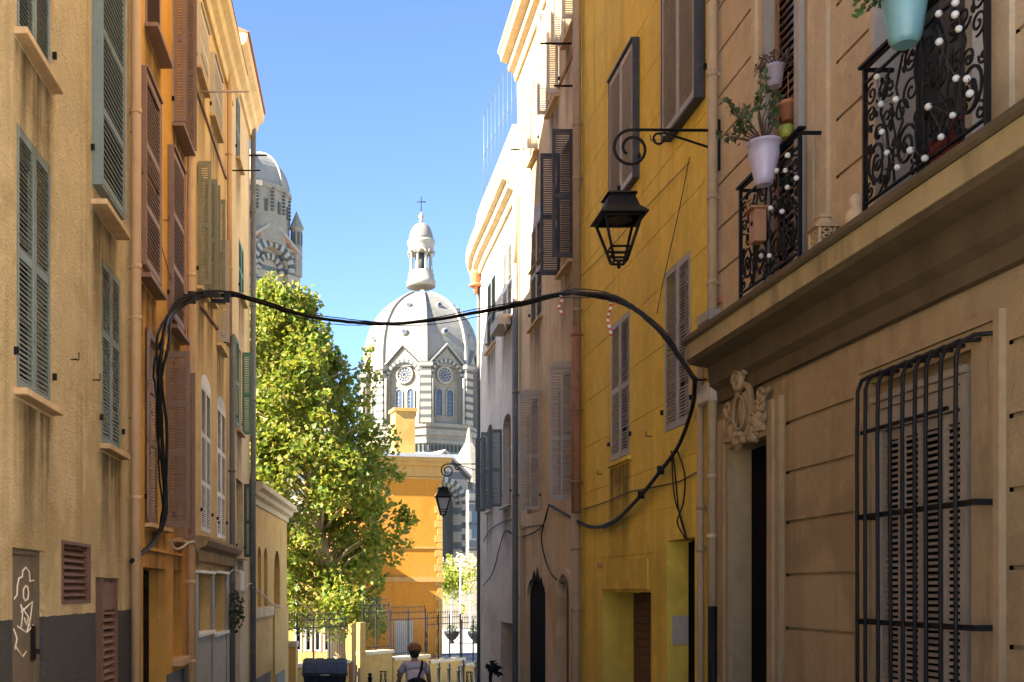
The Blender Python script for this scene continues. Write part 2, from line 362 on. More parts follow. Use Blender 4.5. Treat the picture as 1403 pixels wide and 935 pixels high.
class B:
    """one building: collects openings, then raises the wall round them"""
    def __init__(s, f, name, loc, label, mat):
        s.f = f; s.holes = []; s.mat = mat; s.root = thing(name, loc, label, 'building')
    def part(s, mb, name, mat, parent=None, bevel=0, label=None):
        o = mb.build(name, mat, parent or s.root, bevel)
        if label: o['label'] = label
        return o
    def window(s, u0, u1, z0, z1, smat, mode='closed', rd=.16, arch=0, sill=None, smatl=None, cols=1, rails=(.48,), tilt=.14, pitch=.036, sillw=.095, frame=None, side='far', ow=None, sillm=None, lz=0):
        f = s.f; s.holes.append((u0, u1, z0, z1, rd, arch) if arch else (u0, u1, z0, z1, rd))
        w = u1-u0; h = z1-z0
        mb = MB(); mb.cur = 0
        mb.poly([f.pt(u0, z0, -rd+.03), f.pt(u1, z0, -rd+.03), f.pt(u1, z1, -rd+.03), f.pt(u0, z1, -rd+.03)])
        mb.cur = 1
        for a, b in ((u0, u0+.05), (u1-.05, u1), ((u0+u1)/2-.03, (u0+u1)/2+.03)): f.box(mb, a, b, z0, z1, -rd+.031, -rd+.065)
        for r_ in (0, .33, .66, 1): 
            zc = z0+.025+(h-.05)*r_; f.box(mb, u0+.05, u1-.05, zc-.02, zc+.02, -rd+.032, -rd+.06)
        win = s.part(mb, 'window', [M['glass'], frame or M['offw']])
        hh = h-(arch if arch else 0)
        def mk(O, A, N, w_, h_, Z=UP, **k):
            if 'box' in mode: k = dict(ang=24, thick=.0055, sd=.016)
            m = MB(); leaf(m, O, A, Z, N, w_, h_, rails=rails, cols=cols, pitch=pitch, **k)
            s.part(m, 'shutter', smat, win)
        if mode == 'closed':
            mk(f.pt(u0+.006, z0+.01, -.02), f.d, f.n, w/2-.008, hh-.015)
            mk(f.pt((u0+u1)/2+.002, z0+.01, -.02), f.d, f.n, w/2-.008, hh-.015)
            if arch:                             # solid arched head above the louvres
                m = MB(); n = 10; mm = (u0+u1)/2
                for k in range(n):
                    a, b = math.pi*k/n, math.pi*(k+1)/n
                    xa, xb = mm-w/2*math.cos(a), mm-w/2*math.cos(b)
                    m.prism([f.pt(xa, z1-arch-.004, -.03), f.pt(xb, z1-arch-.004, -.03), f.pt(xb, z1-arch+arch*math.sin(b)*.98, -.03), f.pt(xa, z1-arch+arch*math.sin(a)*.98, -.03)], f.n*.03)
                s.part(m, 'fanlight_board', smat, win)
        elif mode == 'single': mk(f.pt(u0+.006, z0+.01, -.01), f.d, f.n, w-.012, hh-.015)
        elif mode in ('box', 'box1'):            # leaves set in a shallow box that stands off the wall
            if mode == 'box1': mk(f.pt(u0, z0+.01, tilt), f.d, f.n, w, h-.02)
            else:
                mk(f.pt(u0, z0+.01, tilt), f.d, f.n, w/2-.003, h-.02); mk(f.pt((u0+u1)/2+.003, z0+.01, tilt), f.d, f.n, w/2-.003, h-.02)
            m = MB()
            for u in (u0-.022, u1+.002): f.box(m, u, u+.02, z0-.02, z1, .002, tilt+.03)
            f.box(m, u0, u1, z0-.02, z0-.001, -rd+.07, tilt+.02); f.box(m, u0-.022, u1+.022, z1+.001, z1+.03, .002, tilt+.05)
            s.part(m, 'shutter_box', M['dgrey'] if smat is M['wgrey'] else smat, win)
        elif mode in ('tilt', 'tilt1'):
            Zt = (UP*(h)-f.n*tilt).normalized(); Nt = (f.n+UP*(tilt/h)).normalized()
            if mode == 'tilt1': mk(f.pt(u0-.02, z0+.01, tilt+.01), f.d, Nt, w+.04, h, Z=Zt)
            else:
                mk(f.pt(u0-.02, z0+.01, tilt+.01), f.d, Nt, w/2+.015, h, Z=Zt); mk(f.pt((u0+u1)/2+.004, z0+.01, tilt+.01), f.d, Nt, w/2+.015, h, Z=Zt)
            m = MB()
            for u in (u0-.03, u1+.005): m.prism([f.pt(u, z0, .004), f.pt(u, z0, tilt+.01), f.pt(u, z1, .008), f.pt(u, z1, .004)], f.d*.022)
            s.part(m, 'shutter_cheek', M['dgrey'], win)
        elif mode == 'perp':
            lw = ow or w/2
            if side in ('far', 'both'): mk(f.pt(u1+.02, z0+.01+lz, .02), f.n, -f.d, lw, hh-.015)
            if side in ('near', 'both'): mk(f.pt(u0-.02, z0+.01+lz, .02), f.n, -f.d, lw, hh-.015)
        elif mode == 'flat':
            lw = ow or w/2
            if side in ('far', 'both'): mk(f.pt(u1+.02, z0+.01, .03), f.d, f.n, lw, hh-.015)
            if side in ('near', 'both'): mk(f.pt(u0-.02-lw, z0+.01, .03), f.d, f.n, lw, hh-.015)
        elif mode == 'ajar':
            A2 = (f.d*.8+f.n*.6).normalized(); N2 = V((A2.y, -A2.x, 0)); N2 = N2 if N2.dot(f.n) > 0 else -N2
            mk(f.pt(u0+.006, z0+.01, -.02), f.d, f.n, w/2-.008, hh-.015)
            A3 = (-f.d*.9+f.n*.43).normalized(); N3 = V((A3.y, -A3.x, 0)); N3 = N3 if N3.dot(f.n) > 0 else -N3
            mk(f.pt(u1-.006, z0+.01, .0), A3, N3, w/2, hh-.015)
        if sill is not None:
            m = MB(); m.poly([f.pt(u0-.10, z0-1.5-sill, .004), f.pt(u1+.10, z0-1.5-sill, .004), f.pt(u1+.10, z0-.08-sill, .004), f.pt(u0-.10, z0-.08-sill, .004)])
            s.part(m, 'rain_stain', rainmat(), win)
            m = MB(); sh = .055
            f.box(m, u0-.06, u1+.06, z0-sh-sill, z0-.003-sill, .003-.06, sillw)
            s.part(m, 'sill', sillm or M['pier'], win, bevel=.008)
        m = MB()                                 # iron catches beside the opening
        for u in (u0-.07, u1+.05):
            zc = z0+h*.12; f.box(m, u, u+.02, zc, zc+.055, 0.001, .035)
        m.build_each('shutter_catch', M['iron'], win, 2)
        return win
    def wall(s, u0, u1, z0, z1, dep=8, grooves=(), extra=None, name='wall', mats=None, holes=None):
        mb = MB(); wall_sheet(mb, s.f, u0, u1, z0, z1, s.holes if holes is None else holes, grooves)
        body(mb, s.f, u0, u1, z0, z1, dep)
        if extra: extra(mb)
        return s.part(mb, name, [s.mat, M['dark']] if mats is None else mats)
    def pipe(s, u, z0, z1, r=.055, off=None, mat=None, collars=(), name='drainpipe', n=12):
        mb = MB(); off = off or r+.03
        mb.tube([s.f.pt(u, z0, off), s.f.pt(u, z1, off)], r, n)
        zs = collars or [z0+1.2+2.1*k for k in range(int((z1-z0)/2.1))]
        for z in zs: mb.tube([s.f.pt(u, z, off), s.f.pt(u, z+.05, off)], r+.008, n); s.f.box(mb, u-.012, u+.012, z+.01, z+.04, 0.001, off)
        return s.part(mb, name, mat or M['pipeb'])
    def cornice(s, u0, u1, z, prof, mat, name='cornice'):   # profile [(off, dz)] closed against the wall
        mb = MB(); mb.prism([s.f.pt(u0, z+dz, off) for off, dz in prof], s.f.d*(u1-u0))
        return s.part(mb, name, mat)
# ================================================================ LEFT SIDE OF THE STREET
LF = F((-2.5, 0), (.0172, 1), 'L')
uL1, uL2, uL3, uL4 = LF.u(181), LF.u(262), LF.u(317), LF.u(342)
def hooks(b, f, pts, mat='iron'):
    for px, py in pts:
        m = MB(); p = f.p(px, py); m.tube([p, p+f.n*.07, p+f.n*.07+UP*.06], .006, 6); m.tube([p+f.n*.05-f.d*.04, p+f.n*.05+f.d*.05], .004, 6)
        b.part(m, 'wall_hook', M[mat])
# ---- beige roughcast house, nearest on the left
f = LF
b = B(f, 'apartment_house', f.pt(f.u(90), -.5, 0), 'beige roughcast house with blue-grey shutters and dark painted foot, nearest on the left', M['beige'])
M['beige'].name = 'beige_roughcast'
ua, ub = f.u(23), f.u(69)
z2, z1_ = f.z(24, 169), f.z(69, 559)
b.window(ua, ub, z1_, z2, M['bgrey'], rails=(.52,), sill=0, rd=.2)
b.window(ua, ub, f.z(69, 116), f.z(69, 116)+1.95, M['bgrey'], rails=(.52,), sill=0, rd=.2)
uc, ud = f.u(139), f.u(165)
b.window(uc, ud, f.z(139, 608), f.z(139, 352), M['bgrey'], rails=(.6,), sill=0, rd=.2)
uc2, ud2 = f.u(140,.09), f.u(170,.09)
b.window(uc2, ud2, f.z(138, 268), f.z(138, 268)+2.35, M['bgrey'], mode='box1', pitch=.055, rails=(.3, .62), sill=.16, rd=.22, tilt=.07, sillw=.15)
# ground floor: sprayed door, slatted vent, slatted door
d0, d1 = f.u(17), f.u(61); dz = f.z(17, 750); b.holes.append((d0, d1, -1.2, dz, .14))
v0, v1, va, vb = f.u(84), f.u(123), f.z(84, 828), f.z(84, 740); b.holes.append((v0, v1, va, vb, .12))
s0, s1, sz = f.u(131), f.u(163), f.z(131, 791); b.holes.append((s0, s1, -1.2, sz, .3))
b.wall(.3, uL1, -1.0, 15.1, dep=9)
m = MB(); f.box(m, d0+.03, d1-.09, -1.2, dz-.04, -.10, -.06); f.box(m, d0, d0+.03, -1.2, dz, -.12, -.02); f.box(m, d1-.09, d1, -1.2, dz, -.12, -.04); f.box(m, d0+.03, d1-.09, dz-.04, dz, -.12, -.03)
dr = b.part(m, 'door', M['door'])
m = MB(); f.box(m, d1-.17, d1-.11, 1.05, 1.32, -.059, -.035); f.box(m, d1-.155, d1-.125, 1.1, 1.14, -.034, .01); b.part(m, 'handle', M['iron'], dr)
m = MB()                                         # line graffiti: a lobed outline round a small figure
def gl(pts): m.tube([f.p(x/3.894, 695+y/3.894, -.058) for x, y in pts], .0075, 5)
gl([(75,490),(90,470),(92,420),(100,380),(118,372),(120,340),(138,322),(156,345),(158,395),(182,390),(196,420),(192,480),(206,500),(210,560),(204,610)])
gl([(137,420),(124,440),(124,480),(134,500),(148,490),(152,455),(146,425),(137,420)])
gl([(110,520),(120,560),(112,640)]); gl([(112,560),(172,505),(160,600),(140,670),(92,635)]); gl([(140,670),(178,630)]); gl([(120,540),(150,585),(160,640)])
gl([(72,650),(90,700),(78,760)]); gl([(182,650),(196,690),(186,710)]); gl([(80,740),(100,770),(120,800),(140,770)])
gl([(128,590),(140,630),(150,590)])
b.part(m, 'graffiti', M['graf'], dr)
m = MB()
n = 9
for k in range(n):
    z = va+(vb-va)*(k+.5)/n; m.obox(f.pt(v0, z, -.05), f.d, (UP*.72+f.n*-.69).normalized(), (f.n*.72+UP*.69).normalized(), .03, v1-v0-.03, -.042, .042, -.008, .008)
for a, c in ((v0, v0+.03), (v1-.03, v1)): f.box(m, a, c, va, vb, -.1, .012)
f.box(m, v0+.03, v1-.03, va, va+.03, -.1, .01); f.box(m, v0+.03, v1-.03, vb-.03, vb, -.1, .01)
b.part(m, 'vent_louvre', M['oldwood'])
m = MB(); w_ = s1-s0
f.box(m, s0+.34*w_, s1-.03, sz-.32, sz-.05, -.06, -.02)
zz = sz-.34
while zz > -1.1:
    m.obox(f.pt(s0+.34*w_, zz, -.045), f.d, (UP*.72+f.n*-.69).normalized(), (f.n*.72+UP*.69).normalized(), .02, w_*.66-.05, -.036, .036, -.006, .006); zz -= .072
for a, c in ((s0+.32*w_, s0+.34*w_+.02), (s1-.03, s1)): f.box(m, a, c, -1.2, sz, -.08, -.01)
b.part(m, 'slatted_door', M['oldwood'])
hooks(b, f, [(127,60), (97,493), (127,521)])
b.part((lambda mm: (mm.prism([f.pt(.3,15.1,.35), f.pt(.3,15.1,-9), f.pt(.3,17.4,-4.4)], f.d*(uL1-.3)), mm)[1])(MB()), 'roof', M['tile'])
# ---- orange house
b = B(f, 'apartment_house', f.pt(f.u(220), -.9, 0), 'orange rendered house with brown louvred shutters, second on the left', M['orange'])
br = M['brnp']
A0, A1 = f.u(199), f.u(219); B0, B1 = f.u(236.5), f.u(252)
b.window(f.u(199,.06), f.u(219,.06), f.z(199,371), f.z(199,111), br, mode='box1', pitch=.052, rails=(.3,.62), sill=.12, rd=.2, tilt=.05, sillw=.14, sillm=br)
b.window(A0, A1, f.z(197,34)+.05, f.z(197,34)+2.2, br, mode='single', sill=0, rd=.2, sillw=.16, sillm=br)
b.window(f.u(236.5,.06), f.u(252,.06), f.z(237,442), f.z(237,218), br, mode='box1', pitch=.052, rails=(.3,.62), sill=.12, rd=.2, tilt=.05, sillw=.14, sillm=br)
b.window(B0, B1, f.z(236,168), f.z(236,168)+2.3, br, mode='perp', side='both', ow=.16, sill=0, rd=.2, sillw=.16, sillm=br)
A2 = f.u(213); a3 = f.u(226)
b.window(f.u(199.5), a3, f.z(199,716), f.z(199,447), br, mode='flat', side='near', ow=.01, sill=0, rd=.2, rails=(.42,.7))
b.window(f.u(238), f.u(249), f.z(240,738), f.z(240,500), br, mode='perp', side='both', ow=.17, sill=0, rd=.2)
m = MB(); leaf(m, f.pt(f.u(199.5)+.01, f.z(199,714), .0), f.d, UP, f.n, (a3-f.u(199.5))*.5, f.z(199,447)-f.z(199,714)-.02, rails=(.42,.7)); b.part(m, 'shutter', br)
m = MB(); leaf(m, f.pt(a3, f.z(199,714), .02), f.n, UP, -f.d, .30, f.z(199,447)-f.z(199,714)-.02, rails=(.42,.7)); b.part(m, 'shutter', br)
g0, g1, gzt = f.u(196), f.u(228), f.z(196, 777); b.holes.append((g0, g1, -1.4, gzt, .27))
k0, k1 = f.u(237.5), f.u(248.5); b.holes.append((k0, k1, f.z(237,903), f.z(237,781), .3))
def ledge(mm): pass
b.wall(uL1, uL2, -1.4, 15.1, dep=9)
m = MB(); f.box(m, g0+.02, g1-.02, -1.4, gzt-.02, -.26, -.22); b.part(m, 'door', M['dark'])  # near-black panel: shade of the deep entrance put into its colour
m = MB(); f.box(m, k0-.05, k1+.12, f.z(237,903)-.1, f.z(237,903)-.003, -.1, .12); b.part(m, 'sill', M['pier'], bevel=.01)
m = MB(); f.box(m, f.u(196), f.u(250), f.z(197,751)-.02, f.z(197,751)+.015, .001, .03); b.part(m, 'ledge', M['orange'])
m = MB(); f.box(m, g1+.005, uL2, -1.4, f.z(240,915)-.05, .001, .012); b.part(m, 'painted_foot', M['dgrey'])
b.pipe(f.u(187, .09), -1.3, 15, r=.056, mat=M['pipeb'], collars=[f.z(187,y) for y in (690,452,385,180)])
b.pipe(f.u(262, .09), -1.3, 15, r=.06, mat=M['pipeb'], collars=[f.z(262,y) for y in (905,800,395,188)])
hooks(b, f, [(224,302), (231,318), (180,405), (176,573)])
m = MB()                                         # pitched roof; its gable end shows over the lower house beyond
m.prism([f.pt(uL1+.02,15.1,.3), f.pt(uL1+.02,15.1,-9), f.pt(uL1+.02,17.4,-4.4)], f.d*(uL2-uL1-.02)); b.part(m, 'roof', M['tile'])
# ---- ochre house with arched white shutters
LF3 = LF; f = LF3
b = B(f, 'apartment_house', f.pt(f.u(290), -1.1, 0), 'ochre house with arched white shutters above an ornate grey shopfront, third on the left', M['ochre'])
for (p0, p1, yt, yb) in ((275.5, 289, 505, 728), (297.5, 309, 536, 737)):
    b.window(f.u(p0), f.u(p1), f.z(p0,yb), f.z(p0,yt), M['white'], arch=.22, rd=.15, cols=1, rails=(.33,.66))
for (p0, p1, yt, yb, sd) in ((270, 279, 222, 392, 'both'), (284, 291, 255, 405, 'both'), (297, 306, 330, 470, 'near')):
    b.window(f.u(p0), f.u(p1), f.z(p0,yb), f.z(p0,yt), M['olive'] if p0 < 297 else M['offw'], mode='perp', side=sd, ow=.2, rd=.2, sill=0, sillm=M['creamtrim'])
for (p0, p1, yt, yb) in ((268, 280, 5, 112), (288, 299, 75, 178)):
    b.window(f.u(p0), f.u(p1), f.z(p0,yb-22), f.z(p0,yt), M['offw'], mode='box1', tilt=.05, rd=.16, sill=0)
for p0, p1 in ((268.5, 287), (290.5, 307)):
    b.holes.append((f.u(p0), f.u(p1), f.z(p0, 869 if p0 < 280 else 868), f.z(p0, 786), .28))
b.wall(uL2, uL3, -1.7, 11.4, dep=9)
for p0, p1 in ((268.5, 287), (290.5, 307)):
    za, zb = f.z(p0, 868), f.z(p0, 786); u0, u1 = f.u(p0), f.u(p1)
    m = MB(); f.box(m, u0+.02, u1-.02, za, zb, -.2, -.16)
    for k in range(4): f.box(m, u0+.1+(u1-u0-.2)*k/4, u0+.06+(u1-u0-.2)*(k+1)/4, za+.1, zb-.1, -.159, -.14)
    b.part(m, 'panelled_shutter', M['gdoor'])
    m = MB(); f.box(m, u0-.05, u1+.05, za-.06, za-.003, -.1, .1); b.part(m, 'sill', M['white'], bevel=.008)
    m = MB(); f.box(m, u0-.05, u1+.05, zb+.003, zb+.05, -.05, .1); b.part(m, 'canopy_ledge', M['white'], bevel=.008)
m = MB(); f.box(m, uL2+.12, f.u(268), -1.7, f.z(268,787), .001, .05); f.box(m, f.u(287.5), f.u(290), -1.7, f.z(290,787), .001, .05); f.box(m, f.u(307.5), f.u(316), -1.7, f.z(310,787), .001, .05)
f.box(m, f.u(268)+.003, f.u(287.5)-.003, -1.7, f.z(268,868)-.07, .001, .03); f.box(m, f.u(290)+.003, f.u(307.5)-.003, -1.7, f.z(290,868)-.07, .001, .03)
b.part(m, 'shopfront_panel', M['gdoor'])
zc = f.z(270, 740)
b.cornice(uL2+.14, f.u(315), zc, [(.001,-.34),(.05,-.34),(.07,-.2),(.12,-.14),(.2,-.1),(.24,-.02),(.24,.03),(.001,.06)], M['trim'], 'shop_cornice')
m = MB()
for k in range(22):
    u = uL2+.2+k*.2
    if u < f.u(314): f.box(m, u, u+.09, zc-.32, zc-.17, .073, .13)
m.build_each('modillion', M['trim'], b.root, len(m.v)//8)
for (px, py, q, qq) in ((276,420,316,475), (266,112,310,245)):
    m = MB(); m.tube([f.p(px,py,.02), f.p(q,qq,.02)], .022, 6); b.part(m, 'string_course', M['brnp'])
b.cornice(uL2+.02, uL3, 11.4, [(.001,-.5),(.05,-.5),(.08,-.36),(.16,-.3),(.2,-.18),(.3,-.1),(.32,0),(.32,.06),(.001,.09)], M['creamtrim'])
m = MB(); m.prism([f.pt(uL2+.02,11.48,.33), f.pt(uL2+.02,11.48,-9), f.pt(uL2+.02,13.2,-4.4)], f.d*(uL3-uL2-.02)); b.part(m, 'roof', M['tile'])
m = MB(); m.tube([f.p(275,126,.02), f.p(275,126,.02)+f.n*.75], .016, 6); b.part(m, 'clothes_rod', M['offw'])
m = MB(); m.tube([f.p(311,234,.02), f.p(311,234,.02)+f.n*.62], .013, 6); b.part(m, 'clothes_rod', M['iron'])
b.pipe(f.u(314.5,.08), f.z(314,470), 11.2, r=.05, mat=M['pipeb'])
b.pipe(f.u(318,.08), -1.6, f.z(318,470), r=.055, mat=M['pipeg'])
# ---- pale cream house with green shutters at the end of the row
b = B(f, 'apartment_house', f.pt(f.u(330), -1.2, 0), 'narrow pale cream house with green shutters at the far end of the left row', M['cream'])
b.window(f.u(324), f.u(330.5), f.z(324,588), f.z(324,470), M['green'], mode='perp', side='far', ow=.2, rd=.2, sill=0)
b.window(f.u(323.5), f.u(333), f.z(324,762), f.z(324,655), M['dgreen'], mode='perp', side='far', ow=.16, rd=.2, sill=0)
b.window(f.u(327), f.u(334), f.z(327,402), f.z(327,325), M['green'], rd=.16, sill=0)
b.window(f.u(323), f.u(329), f.z(323,215), f.z(323,120), M['bgrey'], rd=.16, sill=0)
b.wall(uL3+.002, uL4, -1.8, 12.2, dep=9)
m = MB(); leaf(m, f.pt(f.u(324)-.5, f.z(324,586), .03), f.d, UP, f.n, .5, f.z(324,470)-f.z(324,588)-.02); b.part(m, 'shutter', M['green'])
b.cornice(uL3-.1, uL4+.1, 12.2, [(.001,-.5),(.05,-.5),(.08,-.36),(.16,-.3),(.2,-.18),(.3,-.1),(.32,0),(.32,.06),(.001,.09)], M['creamtrim'])
m = MB(); m.prism([f.pt(uL3-.1,12.28,.36), f.pt(uL3-.1,12.28,-9), f.pt(uL3-.1,14.4,-4.4)], f.d*(uL4-uL3+.2)); b.part(m, 'roof', M['tile'])
m = MB(); f.box(m, uL3+.2, uL3+.9, f.z(320,800)-.15, f.z(320,782), .001, .16); b.part(m, 'door_cornice', M['offw'], bevel=.02)
b.pipe(uL4-.08, -1.7, 12, r=.06, mat=M['pipeg'])
b.pipe(f.u(329,.06), -1.7, f.z(329,860), r=.035, mat=M['offw'])
m = MB(); m.tube([f.pt(uL4-.3, 11.2, .02), f.pt(uL4-.3, 11.2, .02)+f.n*.4], .02, 6); b.part(m, 'gutter_bracket', M['iron'])
# ---- low yellow annex
d_ = V((.062, 1, 0)).normalized()
LF5 = F((LF.pt(uL4+.15,0).x+.02, LF.pt(uL4+.15,0).y), (d_.x, d_.y), 'L'); f = LF5
uE = f.u(393)
b = B(f, 'annex_building', f.pt(uE/2, -1.5, 0), 'low yellow annex with narrow arched windows beside the plane tree', M['annex'])
def aw(p0, p1, yt, yb):
    u0, u1 = f.u(p0), f.u(p1); z1, z0 = f.z(p0, yt), f.z(p0, yb)
    b.holes.append((u0, u1, z0, z1, .3, (u1-u0)/2)); return u0, u1, z0, z1
ws = [aw(344.5,349.5,745,833), aw(353,358,748,832), aw(361.5,366.5,750,831), aw(375.5,383.5,753,830)]
b.wall(0, uE, -2.3, f.z(345,664), dep=4.5)
for u0, u1, z0, z1 in ws:
    m = MB(); f.box(m, u0, u1, z0, z1-.01, -.26, -.22); f.box(m, (u0+u1)/2-.03, (u0+u1)/2+.03, z0, z1-.1, -.219, -.19); b.part(m, 'window', M['brnp'])
zt = f.z(345,664)
b.cornice(-.05, uE+.1, zt, [(.001,-.42),(.04,-.42),(.06,-.3),(.16,-.24),(.18,-.14),(.28,-.08),(.28,.04),(.001,.08)], M['creamtrim'])
m = MB(); f.box(m, .0, f.u(372), f.z(345,845)-.05, f.z(345,833)-.02, .001, .07); b.part(m, 'sill', M['creamtrim'], bevel=.01)
m = MB(); f.box(m, f.u(374), uE+.002, -2.3, f.z(380,832)-.02, .001, .05); b.part(m, 'pilaster', M['annex'])
m = MB(); f.box(m, f.u(350), f.u(370), -2.3, f.z(360,925), .001, .02); f.box(m, f.u(375), f.u(387), -2.3, f.z(380,922), .052, .07); b.part(m, 'foot_panel', M['door'])
m = MB(); m.prism([f.pt(-.05,zt+.09,.2), f.pt(-.05,zt+.09,-4.5), f.pt(-.05,zt+.8,-2.4)], f.d*(uE+.1)); b.part(m, 'roof', M['tile'])
# white-capped gate pier at the annex corner
g = thing('gate_pier', f.pt(uE+.3, gz(31.5), .1), 'short yellow gate pier with pale cap at the corner of the low annex', 'gate pier')
m = MB(); f.box(m, uE+.12, uE+.6, gz(31.5), f.z(392,888), -.2, .25); m.build('pier_shaft', M['annex'], g)
m = MB(); f.box(m, uE+.08, uE+.64, f.z(392,888)+.002, f.z(392,880), -.24, .29); m.build('pier_cap', M['creamtrim'], g, bevel=.02)
# tuft of weeds growing on the wall by the pipes
def leafcloud(mb, c, r, n, s, sq=(1,1,1), droop=0):
    for _ in range(n):
        while True:
            p = V((random.uniform(-1,1), random.uniform(-1,1), random.uniform(-1,1)))
            if p.length < 1: break
        p = V(c)+V((p.x*r*sq[0], p.y*r*sq[1], p.z*r*sq[2]))
        a = V((random.gauss(0,1), random.gauss(0,1), random.gauss(0,1)-droop)).normalized(); q = a.cross(V((random.gauss(0,1), random.gauss(0,1), random.gauss(0,1)))).normalized()
        k = s*random.uniform(.6, 1.3); n_ = a.cross(q)*k*.12
        mb.poly([p-a*k*.5, p+q*k*.28+n_, p+a*k*.5, p-q*k*.28+n_])
M['leafdark'] = leafmat('weed_leaf', [(.03,.055,.015), (.06,.09,.025), (.05,.06,.03)], .2)
f = LF; m = MB(); c = f.p(321, 838, .12)
leafcloud(m, c, .34, 260, .10, (.6,.8,1.2), .6)
tag(m.build('wall_weed', M['leafdark']), 'tuft of dark weeds growing from the pale house wall among the drainpipes', 'plant')
# ================================================================ RIGHT SIDE OF THE STREET
RF = F((3.9, 0), (-.0138, 1), 'R'); f = RF
uR1 = f.u(979); uR2 = f.u(795); uR3 = f.u(709)
# ---- brown house with balconies, nearest on the right
b = B(f, 'apartment_house', f.pt(8.5, -.5, 0), 'tan brown house with wrought iron balconies and heavy cornice, nearest on the right', M['brown'])
zG = [f.z(1079, y) for y in (933, 861, 788, 716, 648, 580, 511)]
zcor = 3.86
cells = {}
def upper(u): return u
holes_low, holes_up = [], []
# grille window
G0, G1, Gz = f.u(1345), f.u(1192), 3.08
b.holes = holes_low
holes_low.append((G0, G1, -1.0, Gz, .14))
Dz = f.z(1058, 597); D0, D1 = f.u(1058), f.u(1005); holes_low.append((D0, D1, -1.2, Dz, .20))
# split the lower wall so that the joints stop at the window and door surrounds
x0, x1 = f.u(1383), f.u(1177); y0, y1 = f.u(1077), f.u(984)
mb = MB()
wall_sheet(mb, f, 4.6, x0, -1.2, zcor, [], zG[1:]); wall_sheet(mb, f, x1, y0, -1.2, zcor, [], zG[1:]); wall_sheet(mb, f, y1, uR1, -1.2, zcor, [], zG[1:])
wall_sheet(mb, f, x0, x1, -1.2, zcor, [holes_low[0]], zG[-1:]); wall_sheet(mb, f, y0, y1, -1.2, zcor, [holes_low[1]], [])
body(mb, f, 4.6, uR1, -1.2, zcor, 8)
b.part(mb, 'wall', [M['brown'], M['dark']])
b.mat = M['brownup']; b.holes = holes_up
PR = .2
wA0, wA1 = f.u(1355), f.u(1196); wB0, wB1 = f.u(1106), f.u(1046)
zb = 4.14
for u0, u1 in ((wA0, wA1), (wB0, wB1)): holes_up.append((u0, u1, zb, zb+3.4, .3 if u0 == wA0 else .13))
gU = [zG[-1]+.44*k for k in range(2, 32)]
mb = MB(); px_ = [f.u(1392), f.u(1190), f.u(1146), f.u(1112), f.u(1034)]
wall_sheet(mb, f, 4.6, px_[0], zcor, 18, [], gU); wall_sheet(mb, f, px_[0], px_[1], zcor, 18, [holes_up[0]], [])
wall_sheet(mb, f, px_[1], px_[2], zcor, 18, [], gU); wall_sheet(mb, f, px_[2], px_[4], zcor, 18, [holes_up[1]], []); wall_sheet(mb, f, px_[4], uR1, zcor, 18, [], gU)
body(mb, f, 4.6, uR1, zcor, 18, 8)
b.part(mb, 'upper_wall', [M['brownup'], M['dark']])
m = MB()
for p0, p1 in ((1370, 1391), (1112, 1120), (1122, 1138), (1034, 1039)): f.box(m, f.u(p1), f.u(p0), zb-.05, 17.9, .001, .035)
b.part(m, 'pilaster', M['brownup'])
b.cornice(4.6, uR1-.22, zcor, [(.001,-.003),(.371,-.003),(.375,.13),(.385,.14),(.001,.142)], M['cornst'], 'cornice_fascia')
b.cornice(4.6, uR1-.22, zcor, [(.001,-.42),(.05,-.42),(.06,-.30),(.13,-.25),(.15,-.07),(.33,-.04),(.36,-.006),(.001,-.006)], M['shadegrime'], 'cornice_soffit')  # shade under the cornice is painted into this moulding
b.cornice(4.6, uR1-.22, zcor, [(.001,.145),(.395,.145),(.415,.165),(.415,.205),(.39,.215),(.001,.24)], M['shadegrime'], 'cornice_capping')
# grille window surround, shutters and bulging bars
m = MB(); W0, W1, Wz = f.u(1379), f.u(1178), 3.22
for o, e in ((.0, .045), (.06, .03), (.11, .015)):
    t = .055 if o < .1 else .2
    f.box(m, W0+o, W0+o+t, -1.1, Wz-o, .001, e); f.box(m, W1-o-t*(1 if o < .1 else .1), W1-o, -1.1, Wz-o, .001, e)
    f.box(m, W0+o+t, W1-o-t, Wz-o-.055, Wz-o, .001, e)
b.part(m, 'window_surround', M['trim'])
m = MB(); f.box(m, G0, G1, -.9, Gz, -.25, -.2); m.cur = 1
gw = MB(); ft = f.z(1325, 517, -.1)
s0, s1 = f.u(1322, -.04), f.u(1206, -.04)
wn = MB()
for a, c in ((s0-.06, s0), (s1, s1+.06)): f.box(wn, a, c, -1.1, ft, -.12, -.01)
f.box(wn, s0, s1, ft-.05, ft, -.12, -.012); f.box(wn, s0-.06, s1+.06, ft+.003, ft+.05, -.12, .01)
f.box(wn, s0, s1, ft-.2, ft-.055, -.11, -.03)
wn.cur = 1; f.box(wn, G0, s0-.06, -1, Gz, -.13, -.07); f.box(wn, s1+.06, G1, -1, Gz, -.13, -.07); f.box(wn, s0-.06, s1+.06, ft+.052, Gz, -.13, -.07)
win = b.part(wn, 'window', [M['brngrey'], M['brown']])
lw = (s1-s0)/4
for k in range(4):
    m = MB(); leaf(m, f.pt(s0+lw*k+.004, -1.0, -.07), f.d, UP, f.n, lw-.008, ft+1.0-.21, rails=(.5,), st=.036, pitch=.042, ang=45, th=.016)
    b.part(m, 'shutter', M['brngrey'], win)
bars = MB()
zt = 3.09
